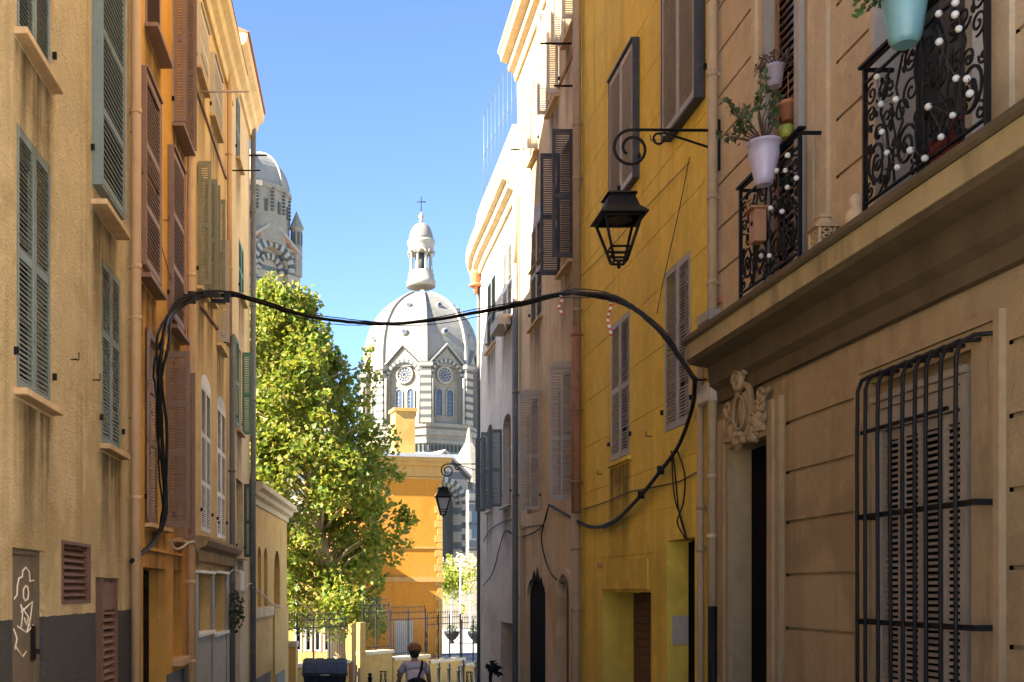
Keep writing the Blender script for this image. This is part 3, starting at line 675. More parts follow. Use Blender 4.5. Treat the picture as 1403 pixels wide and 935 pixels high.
for px in (1175, 1186, 1203, 1220, 1237, 1254, 1269, 1289, 1310):
    u = f.u(px, .16)
    bars.tube([f.pt(u-.16, zt-.0, .0), f.pt(u-.15, zt, .05), f.pt(u-.1, zt+.005, .11), f.pt(u-.04, zt-.02, .15), f.pt(u, zt-.09, .16), f.pt(u, zt-.5, .165), f.pt(u+random.uniform(-.006,.006), 1.4, .16), f.pt(u, -1, .16)], .0135, 8)
for zc in (2.11, 1.375):
    ue, us = f.u(1339, .13), f.u(1171, .16)
    f.box(bars, ue, us, zc-.018, zc+.018, .135, .15); f.box(bars, ue, ue+.03, zc-.018, zc+.018, .0, .134); f.box(bars, us-.03, us, zc-.018, zc+.018, 0, .134)
f.box(bars, f.u(1325,.02), f.u(1203,.02), zt-.40, zt-.375, .13, .148)
b.part(bars, 'window_grille', M['iron'])
# door with moulded frame and carved cartouche
m = MB()
for a, c, e in ((f.u(1075), D0-.0, .05), (f.u(1069), f.u(1063), .075), (D1, f.u(985), .05), (f.u(1001), f.u(993), .075)): f.box(m, a, c, -1.2, f.z(1066, 545) if e < .06 else f.z(1066, 548), .001, e)
f.box(m, D0, D1, Dz, Dz+.05, .001, .06)
b.part(m, 'door_frame', M['trim'])
m = MB(); f.box(m, D0+.01, D1-.01, -1.2, Dz-.01, -.195, -.17)
dr = b.part(m, 'door', M['dark'])  # black colour stands in for the shade inside the doorway
m = MB()
for zc in (.8, 1.25, 1.7, 2.15):
    c = f.pt(D0+.14, zc, -.15)
    for sg in (1, -1):
        m.tube([c+f.d*.09*math.cos(t)*(1-t/9)+UP*.13*sg*math.sin(t)*(1-t/9) for t in [k*.5 for k in range(14)]], .012, 6)
f.box(m, D0+.03, D0+.05, -1, Dz-.1, -.165, -.14); f.box(m, D0+.25, D0+.27, -1, Dz-.1, -.165, -.14)
b.part(m, 'door_ironwork', M['iron'], dr)
m = MB()
cu, cz = (D0+D1)/2, (f.z(1030, 525)+Dz)/2+.05
oc = f.pt(cu, cz, .05)
def fe(du, dz, do=0): return oc-f.n*.03+f.d*du*1.0+UP*(dz*.95-.03)+f.n*do*.85
def blob(du, dz, do, rx, rz, rn, tw=0):
    i = len(m.v); m.ball((0,0,0), 1, 8, 6)
    ca, sa = math.cos(tw), math.sin(tw)
    for k in range(i, len(m.v)):
        x, y, z = m.v[k]; x *= rx; y *= rn; z *= rz
        m.v[k] = tuple(fe(du+x*ca-z*sa, dz+x*sa+z*ca, do+y))
blob(.02, .0, .02, .17, .21, .09)
m.tube([fe(.02+.2*math.cos(t)*(1+.08*math.cos(3*t)), .0+.25*math.sin(t), .06) for t in [k*math.pi/14 for k in range(28)]], .032, 8, closed=True)
m.tube([fe(.02+.13*math.cos(t), -.02+.16*math.sin(t), .11) for t in [k*math.pi/12 for k in range(24)]], .012, 6, closed=True)
for sg in (-1, 1):
    m.tube([fe(.05+.13*sg*0+ .11*math.cos(t)*(1-t/14)+.02*sg, .3+.11*math.sin(t)*(1-t/14), .1) for t in [k*.45 for k in range(24)]], .03, 7) if sg == 1 else None
    for k in range(26):
        t = k/25; a = R(-100)+R(130)*t
        du, dz = sg*(.18+.28*t*random.uniform(.6,1.05)), -.2+.36*t*random.uniform(.2,1)-.1*(1-t)
        blob(du, dz, .02+random.uniform(0,.06), random.uniform(.03,.06), random.uniform(.05,.1), .035, random.uniform(-1.4,1.4))
    for k in range(3): m.tube([fe(sg*(.2+.09*k)+sg*.07*math.cos(t)*(1-t/9), -.12+.1*k+.07*math.sin(t)*(1-t/9), .07) for t in [j*.5 for j in range(15)]], .018, 6)
for k in range(14): blob(random.uniform(-.25,.25), -.26+random.uniform(-.05,.05), .04+random.uniform(0,.05), .05, .035, .04, random.uniform(-1,1))
for k in range(10): blob(.05+random.uniform(-.13,.13), .36+random.uniform(-.06,.08), .04+random.uniform(0,.05), .045, .06, .04, random.uniform(-1,1))
f.box(m, D0, D1, Dz+.051, Dz+.09, .001, .1)
b.part(m, 'carved_cartouche', M['trim'])
# balcony windows with iron railings
def spiral(c, r0, turns, a0, sg, n=26, sq=1.0):
    return [c+V((r0*(1-.86*k/n)*math.cos(a0+sg*turns*2*math.pi*k/n)*sq, 0, r0*(1-.86*k/n)*math.sin(a0+sg*turns*2*math.pi*k/n))) for k in range(n+1)]
def railing(u0, u1, zb, h, off):
    mb = MB(); W = u1-u0; T = lambda x, z, o=0: f.pt(u0+x, zb+z, off+o)
    def bar(pts, r=.0085): mb.tube([T(p.x, p.z) for p in pts], r, 6)
    for x in (0, W-.025): mb.obox(f.pt(u0, zb, off), f.d, UP, f.n, x, x+.025, 0, h, -.014, .014)
    for z, t in ((0, .03), (.075, .012), (h-.012, .02), (h-.11, .012)): mb.obox(f.pt(u0, zb, off), f.d, UP, f.n, .025, W-.025, z, z+t, -.012, .012)
    mb.obox(f.pt(u0, zb, off), f.d, UP, f.n, -.03, W+.03, h+.009, h+.03, -.03, .03)
    for u in (0, W-.02): mb.obox(f.pt(u0+u, zb, 0), f.n, UP, f.d, .0, off-.015, h-.02, h+.005, 0, .02); mb.obox(f.pt(u0+u, zb, 0), f.n, UP, f.d, .0, off-.015, .01, .035, 0, .02)
    half = W/2
    for s in (0, 1):
        X = (lambda x: x) if s == 0 else (lambda x: W-x)
        def S(cx, cz, r0, turns, a0, sg, sq=1.0, rr=.0085):
            bar([V((X(p.x), 0, p.z)) for p in spiral(V((cx, 0, cz)), r0, turns, a0, sg, sq=sq)], rr)
        def L(pts, rr=.0085): bar([V((X(x), 0, z)) for x, z in pts], rr)
        S(.17, .33, .15, 1.7, R(-60), -1, .85, .011); S(.19, .27, .10, 1.4, R(120), 1, .85)
        S(.10, .66, .075, 1.5, R(-80), -1); S(.10, .80, .075, 1.5, R(80), 1)
        S(.24, .76, .08, 1.5, R(200), 1); S(.08, .15, .055, 1.3, R(90), 1); S(.28, .16, .06, 1.3, R(90), -1)
        S(half-.16, .27, .14, 1.8, R(30), 1, .85, .011); S(half-.10, .60, .10, 1.6, R(250), -1); S(half-.10, .80, .085, 1.5, R(100), 1); S(half-.22, .52, .08, 1.4, R(0), 1)
        S(half-.05, .16, .05, 1.2, R(180), 1); S(.30, .56, .08, 1.5, R(60), -1); S(.19, .5, .06, 1.4, R(0), 1)
        L([(.28,.09),(.33,.25),(.30,.45),(.22,.62),(.26,.74),(.33,.86)], .010); L([(half-.03,.09),(half-.05,.3),(half-.02,.5),(half-.06,.7),(half-.02,.88)], .010)
        L([(.05,.09),(.03,.4),(.05,.6),(.03,.85)], .007); L([(.2,.09),(.36,.2),(.40,.4),(.34,.6)], .008); L([(half-.3,.09),(half-.32,.3),(half-.2,.45),(half-.28,.7),(half-.2,.88)], .009)
        S(.05,.45,.045,1.3,R(20),-1); S(half-.28,.30,.07,1.4,R(140),-1); S(half-.03,.40,.05,1.3,R(0),1); S(.34,.74,.06,1.4,R(300),-1); S(.16,.9,.04,1.2,R(0),1); S(half-.18,.9,.045,1.2,R(180),-1); S(half-.08,.08+.0,.03,1.1,R(90),1)
        for k in range(22):                      # hammered leaves on the scrolls
            cx, cz = random.uniform(.08, half-.04), random.uniform(.14, .84); mb.ball(T(X(cx), cz), .016, 6, 4, (1, .5, 1.6))
    return mb
rA0, rA1 = f.u(1355, PR), f.u(1184, PR); rB0, rB1 = f.u(1097, PR), f.u(1014, PR)
for (u0, u1, w0, w1) in ((rA0, rA1, wA0, wA1), (rB0, rB1, wB0, wB1)):
    b.part(railing(u0, u1, 4.17, 1.02, PR), 'balcony_railing', M['iron'])
    wn = MB()
    dq = .28 if w0 == wA0 else .11
    for a, c in ((w0, w0+.07), (w1-.07, w1)): f.box(wn, a, c, zb, zb+3.4, -dq, .02)
    f.box(wn, w0+.07, w1-.07, zb+3.33, zb+3.4, -dq, .0)
    wn.cur = 1; f.box(wn, w0+.07, w1-.07, zb+.002, zb+3.33, -dq-.01, -dq+.01)
    win = b.part(wn, 'window', [M['wgrey'], M['glass']])
    if w0 == wB0:
        m = MB(); leaf(m, f.pt(w0+.09, zb+.02, -.09), f.d, UP, f.n, (w1-w0)-.17, 3.3, rails=(.4,), pitch=.07); b.part(m, 'shutter', M['wood'], win)
        m = MB(); f.box(m, w0-.0, w0+.09, zb-.05, zb+3.4, .022, .07); b.part(m, 'shutter_edge', M['wgrey'], win)
    else:
        m = MB(); f.box(m, w0-.0, w0+.07, zb-.02, zb+3.3, .022, .10); b.part(m, 'shutter_edge', M['wgrey'], win)
        m = MB()                                 # gathered net curtain behind the iron
        n = 40; pts = []
        for k in range(n+1): pts.append((w0+.5+(w1-w0-1.0)*k/n, -.2+.025*math.sin(k*1.7)))
        for (a, c), (d, e) in zip(pts, pts[1:]): m.poly([f.pt(a, zb, c), f.pt(d, zb, e), f.pt(d, zb+3.3, e), f.pt(a, zb+3.3, c)], True)
        b.part(m, 'curtain', plain('net_curtain', (.10,.085,.07), .9), win)
# utility boxes and pipes between the two houses
for px, ya, yb_, mat in ((976, 530, 556, 'box'), (975, 433, 449, 'wgrey')):
    u0, u1 = f.u(986, .03), f.u(969, .03); m = MB(); f.box(m, u0, u1, f.z(px, yb_), f.z(px, ya), .01, .13)
    f.box(m, u0+.01, u1-.01, f.z(px, yb_)+.01, f.z(px, ya)-.01, .131, .145); b.part(m, 'junction_box', M[mat], bevel=.008)
b.pipe(f.u(976,.08), f.z(976,830), 12, r=.05, mat=M['pipep'], collars=[f.z(976,y) for y in (740,660,400,285,120,20)])
b.pipe(f.u(978,.08), -1.2, f.z(976,830)-.003, r=.055, mat=M['iron'], collars=[.6])
b.pipe(f.u(960.5,.06), -1.3, f.z(961,500), r=.035, mat=M['pipep'], collars=[f.z(961,y) for y in (700,757)])
m = MB(); m.prism([f.pt(4.6,18,.3), f.pt(4.6,18,-7.9), f.pt(4.6,19.7,-4)], f.d*(uR1-4.6)); b.part(m, 'roof', M['tile'])
m = MB(); f.box(m, f.u(990,.0), f.u(984), f.z(987,416), f.z(987,407), .001, .012); b.part(m, 'wall_plaque', M['lime'] if 0 else M['tile'])
# ---- yellow house
b = B(f, 'apartment_house', f.pt(13.5, -.8, 0), 'bright yellow house with grey shutters behind the hanging street lantern', M['yellow'])
def W(p0, p1, top, bot, *a, **k): return b.window(f.u(p1), f.u(p0), f.z(*bot), f.z(*top), *a, **k)
wg = M['wgrey']
b.window(f.u(950,.12), f.u(906,.12), f.z(950,132,.12), f.z(950,132,.12)+2.1, wg, mode='box', tilt=.09, rd=.2, rails=())
b.window(f.u(866,.09), f.u(834,.09), f.z(866,242,.09), f.z(866,55,.09), wg, mode='box', tilt=.06, rd=.2, rails=())
W(911, 946, (946,342), (946,578), wg, mode='closed', rd=.16, rails=())
W(837, 863, (863,424), (863,622), wg, mode='closed', rd=.16, rails=(.5,), sill=.02, sillm=M['yellow'], sillw=.04)
o0, o1 = f.u(892), f.u(825); oz = f.z(892, 812); b.holes.append((o0, o1, -1.3, oz, .55))
e0, e1 = f.u(952), f.u(914); ez = f.z(952, 736); b.holes.append((e0, e1, -1.3, ez, .28))
gy = [f.z(900, y) for y in (830, 757, 700, 640, 560, 480, 400, 320, 240, 160, 80, 0)]
mb = MB(); wall_sheet(mb, f, uR1+.002, uR2, -1.3, 17, b.holes, [g for g in gy if True], gw=.005, gd=.008); body(mb, f, uR1+.002, uR2, -1.3, 17, 8)
b.part(mb, 'wall', [M['yellow'], M['dark']])
m = MB()
zz = oz-.02
while zz > -1.2: m.obox(f.pt(o0, zz, -.47), f.d, UP, f.n, .02, o1-o0-.02, -.1, 0, -.01, .01+.015); zz -= .105
b.part(m, 'roller_shutter', M['oldwood'])
m = MB(); f.box(m, f.u(889), f.u(825), oz+.04, f.z(889, 765), .001, .025); b.part(m, 'lintel_panel', M['yellow'])
m = MB(); f.box(m, e0+.02, e1-.02, -1.3, ez-.02, -.27, -.24); b.part(m, 'door', M['dark'])  # blackness of the shaded doorway painted on this panel
m = MB(); z0, z1 = f.z(930,886), f.z(930,845); m.obox(f.pt(e1, 0, -.02), f.n, UP, -f.d, -.22, -.04, z0, z1, .002, .02); m.obox(f.pt(e1, 0, -.02), f.n, UP, -f.d, -.10, -.07, z0+.1, z0+.17, .021, .03); b.part(m, 'intercom_panel', M['wgrey'])
hooks(b, f, [(899,192), (825,650), (893,598), (957,118)])
m = MB(); m.ball(f.p(822,774,.05), .045, 10, 6); b.part(m, 'door_bell', M['tile'])
m = MB(); m.prism([f.pt(uR1+.02,17,.3), f.pt(uR1+.02,17,-7.9), f.pt(uR1+.02,18.8,-4)], f.d*(uR2-uR1-.02)); b.part(m, 'roof', M['tile'])
# ---- pinkish house
b = B(f, 'apartment_house', f.pt(19, -1.1, 0), 'pinkish beige house with tall arched shutters between the yellow and the pale grey house', M['pink'])
W(727, 743, (743,266), (743,432), M['brnp'] if 0 else wg, mode='closed', arch=.3, rd=.16, rails=(.5,), sill=.0, sillw=.08)
W(769, 786, (786,178), (786,355), M['dgrey'], mode='perp', side='both', ow=.33, rd=.25, sill=0, sillw=.1)
W(727, 740, (740,538), (740,700), wg, mode='perp', side='far', ow=.02, rd=.25, arch=.25)
W(770, 785, (785,500), (785,680), wg, mode='perp', side='far', ow=.02, rd=.25, arch=.25)
W(753, 766, (766,-20), (766,130), M['offw'], mode='perp', side='both', ow=.2, rd=.2, sill=0)
W(728, 738, (738,95), (738,205), M['offw'], mode='perp', side='both', ow=.2, rd=.2, sill=0)
W(775, 790, (790,-150), (790,28), M['offw'], mode='perp', side='both', ow=.22, rd=.2, sill=0)
q0, q1 = f.u(748), f.u(722); b.holes.append((q0, q1, -1.6, f.z(748,790), .09, .45))
t0, t1 = f.u(784), f.u(769); b.holes.append((t0, t1, -1.6, f.z(784,790), .14, .3))
zr3 = 12.64
b.wall(uR2+.002, uR3, -1.6, zr3, dep=8, grooves=[1.2+.55*k for k in range(20)] if 0 else ())
for p0, ya, yb_ in ((738, 537, 700), (783, 499, 686)):   # leaves folded out square to the wall
    u = f.u(738 if p0 == 738 else 783); z0, z1 = f.z(p0, yb_), f.z(p0, ya)
    m = MB(); leaf(m, f.pt(f.u(740 if p0 == 738 else 785)-.04, z0, .0), f.n, UP, -f.d, .385, z1-z0-.1, cols=2, rails=(.47,), pitch=.044, st=.05, ang=42, sd=.021, thick=.004)
    m.prism([f.pt(f.u(740 if p0 == 738 else 785)-.04, z1-.098, x)+UP*h_ for x, h_ in ((0,0),(0,.1),(.3,.1),(.36,.05),(.385,0))], -f.d*.034)
    b.part(m, 'shutter', wg)
m = MB(); f.box(m, q0+.02, q1-.02, -1.6, f.z(748,795), -.085, -.06); b.part(m, 'door', M['dark'])  # near-black colour replaces the shade within the arched opening
m = MB(); leaf(m, f.pt(q0+.03, -1.6, .0), -f.n, UP, f.d, .22, f.z(748,805)+1.6, rails=(.3,.6), pitch=.06); b.part(m, 'shutter', wg)
m = MB(); f.box(m, t0, t1, -1.6, f.z(784,793), -.13, -.09); b.part(m, 'door', M['oldwood'])
m = MB()
for k in range(13):
    a, c = math.pi*k/13, math.pi*(k+1)/13; w2 = (t1-t0)/2+.02; mu = (t0+t1)/2; zs = f.z(784,790)-.3
    m.prism([f.pt(mu-math.cos(x)*r_*w2, zs+math.sin(x)*r_*.34, .001) for x, r_ in ((a,1),(c,1),(c,1.3),(a,1.3))], f.n*.06)
for u in (t0-.14, t1+.02): f.box(m, u, u+.12, -1.6, zs, .001, .06)
b.part(m, 'door_surround', M['pink'])
m = MB(); zs_ = f.z(748,790); rg_ = random.Random(9); mu = (q0+q1)/2   # flaked, sooty patch over the arched doorway
pts_ = [f.pt(q0-.02, zs_-.46, .003)]
for k in range(15):
    x = q0-.02+(q1-q0+.04)*k/14; arch_ = .42*math.sqrt(max(0, 1-((x-mu)/((q1-q0)/2+.03))**2)); pts_.append(f.pt(x, zs_-.44+arch_+rg_.uniform(.02,.32)*(1-abs(x-mu)*1.2), .003))
pts_.append(f.pt(q1+.02, zs_-.46, .003))
for a, c in zip(pts_[1:], pts_[2:-1]): m.poly([f.pt((a-f.P).dot(f.d), max(zs_-.44, zs_-.46+.40*math.sqrt(max(0,1-(((a-f.P).dot(f.d)-mu)/((q1-q0)/2+.03))**2))), .003), f.pt((c-f.P).dot(f.d), max(zs_-.44, zs_-.46+.40*math.sqrt(max(0,1-(((c-f.P).dot(f.d)-mu)/((q1-q0)/2+.03))**2))), .003), c, a])
b.part(m, 'soot_patch', plain('soot', (.022,.018,.015), .95, spec=.1))
m = MB()
for uu in (q1+.25, ): f.box(m, uu, uu+.1, -1.5, f.z(720,720), .001, .09)
b.part(m, 'conduit', M['pipep'])
m = MB(); f.box(m, f.u(763), f.u(756), f.z(760,935)-.1, f.z(760,918), .001, .012); b.part(m, 'notice', plain('pale_notice', (.55,.42,.38), .7))
b.cornice(uR2-.02, uR3+.02, zr3, [(.001,-.55),(.05,-.55),(.08,-.4),(.18,-.34),(.2,-.2),(.34,-.14),(.36,-.02),(.4,.02),(.4,.1),(.001,.12)], M['creamtrim'])
m = MB(); m.prism([f.pt(uR2,zr3+.11,.38), f.pt(uR2,zr3+.11,-8), f.pt(uR2,zr3+1.8,-4)], f.d*(uR3-uR2)); b.part(m, 'roof', M['tile'])
b.pipe(f.u(790,.1), f.z(790,456), 12.4, r=.065, mat=M['pipep'], collars=[f.z(790,y) for y in (437,262,190)])
b.pipe(f.u(790,.1), f.z(790,705), f.z(790,456)-.004, r=.075, mat=M['rust'], collars=[f.z(790,y) for y in (470,570,667)])
b.pipe(f.u(789,.1), -1.5, f.z(790,705)-.004, r=.072, mat=M['pipep'], collars=[f.z(790,y) for y in (755,837)])
for (px, py, l) in ((786,118,.32), (783,60,.5), (757,375,.3), (720,205,.3)):
    m = MB(); m.tube([f.p(px,py), f.p(px,py)+f.n*l], .016, 6); b.part(m, 'clothes_rod', M['iron'])
for (px,py,qx,qy) in ((790,55,757,140), (786,72,762,128), (745,345,724,376)):
    m = MB(); m.tube([f.p(px,py,.015), f.p(qx,qy,.015)], .02, 6); b.part(m, 'string_course', M['trim'])
# ---- pale grey corner house with rounded front
pl = [(f.pt(uR3,0).x, f.pt(uR3,0).y), (3.565, 24.3), (3.53, 26.0), (3.535, 27.0), (3.60, 27.8), (3.76, 28.6), (4.05, 29.3), (4.6, 29.9), (5.5, 30.2)]
segs = [F(a, (c[0]-a[0], c[1]-a[1]), 'R') for a, c in zip(pl, pl[1:])]
ln = [math.dist(a, c) for a, c in zip(pl, pl[1:])]
b = B(segs[0], 'corner_house', V((3.6, 26, -1.5)), 'pale grey house with rounded front, cornice and pale shutters at the far right corner', M['grey'])
zr4 = 10.2
f0, f1 = segs[0], segs[1]
b.f = f0
h0 = []; b.holes = h0
def Wf(fx, p0, p1, top, bot, *a, **k): b.f = fx; return b.window(fx.u(p1), fx.u(p0), fx.z(*bot), fx.z(*top), *a, **k)
Wf(f0, 688, 702, (702,322), (702,432), M['white'], mode='closed', rd=.14, sill=0, sillw=.08)
Wf(f0, 689, 700, (700,562), (700,690), M['bgrey'], mode='perp', side='far', ow=.30, arch=.25, rd=.2, sill=0, sillm=M['offw'])
h1 = []; b.holes = h1
Wf(f1, 667.5, 679, (679,370), (679,468), M['bgrey'], mode='closed', rd=.14, sill=0, sillw=.08)
Wf(f1, 667, 675, (675,578), (675,698), M['bgrey'], mode='perp', side='both', ow=.26, arch=.25, rd=.2, sill=0, sillm=M['offw'])
v0, v1 = f0.u(704), f0.u(686); h0.append((v0, v1, -2.0, f0.z(704,855), .4))
mb = MB()
for i, (fx, l) in enumerate(zip(segs, ln)):
    wall_sheet(mb, fx, 0, l, -2.4, zr4, h0 if i == 0 else h1 if i == 1 else [])
top = [V((x, y, zr4)) for x, y in pl]+[V((12, 30.2, zr4)), V((12, pl[0][1], zr4))]
mb.poly(top)
for a, c in zip(top[len(pl)-1:], top[len(pl):]+[top[0]]): mb.poly([a-UP*(zr4+2.4), c-UP*(zr4+2.4), c, a])
b.part(mb, 'wall', [M['grey'], M['dark']])
def sweep(prof, z):                              # profile carried round the curved front
    mb = MB(); rings = []
    for i, p in enumerate(pl):
        n = (segs[max(0, i-1)].n+segs[min(len(segs)-1, i)].n).normalized()
        rings.append([mb.vert(V((p[0], p[1], z+dz))+n*o) for o, dz in prof])
    for r1, r2 in zip(rings, rings[1:]):
        for k in range(len(prof)): mb.face((r1[k], r1[(k+1) % len(prof)], r2[(k+1) % len(prof)], r2[k]))
    mb.face(rings[0]); mb.face(rings[-1]); return mb
b.part(sweep([(.002,-.5),(.06,-.5),(.09,-.36),(.2,-.3),(.22,-.16),(.32,-.12),(.35,-.02),(.38,.02),(.38,.1),(.002,.12)], zr4), 'cornice', M['creamtrim'])
b.part(sweep([(-.15,.125),(.1,.125),(.12,.95),(.1,1.0),(-.15,1.0)], zr4), 'parapet', M['cream'])
m = MB()
b.f = f1
m = MB(); c = V((4.0, 24.3, zr4+1.0))
for z in (.0, 1.0, 2.0): m.tube([V((3.75,22.3,zr4+1.0+z)), V((3.45,25.9,zr4+1.0+z))],   .011, 6)
for k in range(10): p = V((3.75,22.3,zr4+1.0)).lerp(V((3.45,25.9,zr4+1.0)), k/9); m.tube([p, p+UP*2.0], .011 if k in (0,9) else .005, 6)
b.part(m, 'roof_railing', plain('pale_steel', (.12,.16,.20), .5, .3))
m = MB(); zz = zr4+.125; m.prism([V((4.2,22.2,zz)), V((9,22.2,zz)), V((9,22.2,zz+2.4)), V((4.2,22.2,zz+2.4))], V((0,5.5,0))); b.part(m, 'roof_storey', M['cream'])
b.f = f0
b.pipe(f0.u(706.5,.08), -1.9, f0.z(706,372), r=.06, mat=M['pipeg']); b.pipe(f0.u(706.5,.08), f0.z(706,372)+.003, zr4-.5, r=.055, mat=M['offw'])
m = MB(); p = f0.p(722,205,.0); 
fE = segs[3]
m = MB(); m.tube([fE.pt(.4,-2,.06), fE.pt(.4,zr4-.6,.06)], .045, 8); b.part(m, 'drainpipe', M['pipeg'])
m = MB(); o = V((3.57,27.3,0))
za = EYE+(HY-372)/K*27.3; m.lathe(V((3.42,27.3,za-.95)), [(.03,.35),(.06,.5),(.12,.7),(.15,.85),(.16,.95)], 12); m.lathe(V((3.42,27.3,za-.6)), [(.13,.2),(.165,.21),(.165,.27),(.14,.28)], 12); b.part(m, 'clay_spout', M['tile'])
m = MB(); z0 = EYE+(HY-452)/K*25
for q in (f0,):
    m.tube([q.p(690,443,.02), q.p(690,443,.3), q.p(694,452,.3), q.p(694,452,.02)], .012, 6)
    f0.box(m, q.u(702), q.u(690), q.z(698,450), q.z(698,436), .03, .3)
b.part(m, 'window_box_bracket', M['wgrey'])
# ================================================================ GROUND
mb = MB()
xs = [-900,-200,-60,-20,-8,0,8,20,60,200,900]; ys = [-60,-20,0,10,20,30,34,38,44,60,100,200,400,900,2500]
idx = [[mb.vert((x, y, gz(y)-.01)) for x in xs] for y in ys]
for a, c in zip(idx, idx[1:]):
    for k in range(len(xs)-1): mb.face((a[k], a[k+1], c[k+1], c[k]))
M['ground'] = stone('pale_paving', (.42,.39,.34), scale=.3); M['asph'] = stucco('asphalt', (.06,.058,.055), (.045,.043,.04), grain=80, bump=.3, big=.5)
M['kerb'] = stone('kerb_stone', (.34,.31,.27), scale=2)
tag(mb.build('ground', M['ground']), kind='structure')
mb = MB(); ys = [2,10,20,30,34,38,44]
for a, c in zip(ys, ys[1:]): mb.poly([(-1.5,a,gz(a)), (2.3,a,gz(a)), (2.3,c,gz(c)), (-1.5,c,gz(c))])
mb.poly([(-30,44.0,gz(44)+.001),(40,44.0,gz(44)+.001),(40,46.5,gz(44)+.001),(-30,46.5,gz(44)+.001)])
tag(mb.build('road', M['asph']), kind='structure')
for nm, x0, x1 in (('pavement', -2.55, -1.5), ('pavement', 2.3, 4.0)):
    mb = MB()
    for a, c in zip(ys, ys[1:]):
        if c > 34: break
        mb.poly([(x0,a,gz(a)+.12),(x1,a,gz(a)+.12),(x1,c,gz(c)+.12),(x0,c,gz(c)+.12)])
        xe = x1 if x1 < 0 else x0
        mb.poly([(xe,a,gz(a)-.02),(xe,c,gz(c)-.02),(xe,c,gz(c)+.12),(xe,a,gz(a)+.12)])
    tag(mb.build(nm, M['kerb']), kind='structure')
# ================================================================ CATHEDRAL
YC = 163.0; kC = YC/K
CO = V(((577-CX)*kC, YC, 0)); Rv = 8.95
def zc(py, Y=156.5): return EYE+(HY-py)/K*Y
stW = (.285,.245,.185); stG = (.075,.08,.075)
M['cst'] = stone('pale_limestone', stW, scale=.35, joint=.55, jc=.82, streak=.35)
M['cstripe'] = striped('banded_limestone', stW, stG, 1.15, .42)
M['cband2'] = striped('banded_limestone_wide', stW, (.10,.105,.105), 2.3, .4)
M['cgrn'] = stone('green_marble', stG, scale=1)
M['cdome'] = stone('dome_tiles', (.245,.228,.20), scale=.3, joint=1.1, streak=.5)
M['crib'] = stone('dome_rib_stone', (.31,.28,.23), scale=.8)
M['cglass'] = plain('leaded_glass', (.035,.06,.10), .3)
M['croof'] = stone('slate_roof', (.17,.24,.28), scale=.6, streak=.4)
cat = thing('cathedral', V((CO.x, CO.y, -2.2)), 'pale striped stone cathedral with ribbed dome, lantern and cross at the end of the street', 'cathedral')
def part(mb, name, mat, parent=None): return mb.build(name, mat, parent or cat)
verts8 = [CO+V((math.sin(k*math.pi/4), -math.cos(k*math.pi/4), 0))*Rv for k in range(8)]
z0, ze, zp = zc(583), zc(508), zc(476)
zcent = lambda py: zc(py)
def arch_panel(mb, O, A, N, w, zb, zs, Rr, eave, peak, th):
    """gabled wall panel with a round-arched opening; O is the foot of its middle"""
    n = 14; P = lambda x, z, o=0: O+A*x+UP*z+N*o
    def top(x): return eave+(peak-eave)*(1-abs(x)/(w/2))
    def arch(x): return zs+math.sqrt(max(0, Rr*Rr-x*x))
    X = [-w/2, -Rr]+[-Rr*math.cos(math.pi*k/n) for k in range(1, n)]+[Rr, w/2]
    for a, c in zip(X, X[1:]):
        if a < -Rr-1e-6 or c > Rr+1e-6 or abs(a+w/2) < 1e-6 or abs(c-w/2) < 1e-6:
            mb.poly([P(a,zb), P(c,zb), P(c,top(c)), P(a,top(a))])
        else:
            mb.poly([P(a,arch(a)), P(c,arch(c)), P(c,top(c)), P(a,top(a))]); mb.poly([P(a,arch(a)), P(c,arch(c)), P(c,arch(c),-th), P(a,arch(a),-th)])
    for x in (-Rr, Rr): mb.poly([P(x,zb), P(x,zs), P(x,zs,-th), P(x,zb,-th)])
    for s in (-1, 1): mb.poly([P(s*w/2,eave), P(0,peak), P(0,peak,-th*2), P(s*w/2,eave,-th*2)])
def voussoirs(mb, O, A, N, zs, r0, r1, n, o0, o1):
    for k in range(n):
        a, c = math.pi*k/n, math.pi*(k+1)/n; mb.cur = k % 2
        mb.prism([O+A*(-math.cos(t)*r)+UP*(zs+math.sin(t)*r)+N*o0 for t, r in ((a,r0),(c,r0),(c,r1),(a,r1))], N*(o1-o0))
    mb.cur = 0
def ring(mb, O, A, N, r, t, n=24):
    mb.tube([O+A*r*math.cos(2*math.pi*k/n)+UP*r*math.sin(2*math.pi*k/n) for k in range(n)], t, 6, closed=True)
def arched_pts(O, A, N, w, h, o):
    return [O+A*(-w/2)+N*o, O+A*(w/2)+N*o]+[O+A*(w/2*math.cos(t))+UP*(h-w/2+w/2*math.sin(t))+N*o for t in [math.pi*k/8 for k in range(9)]]
core = MB(); strip = MB(); gab = MB()
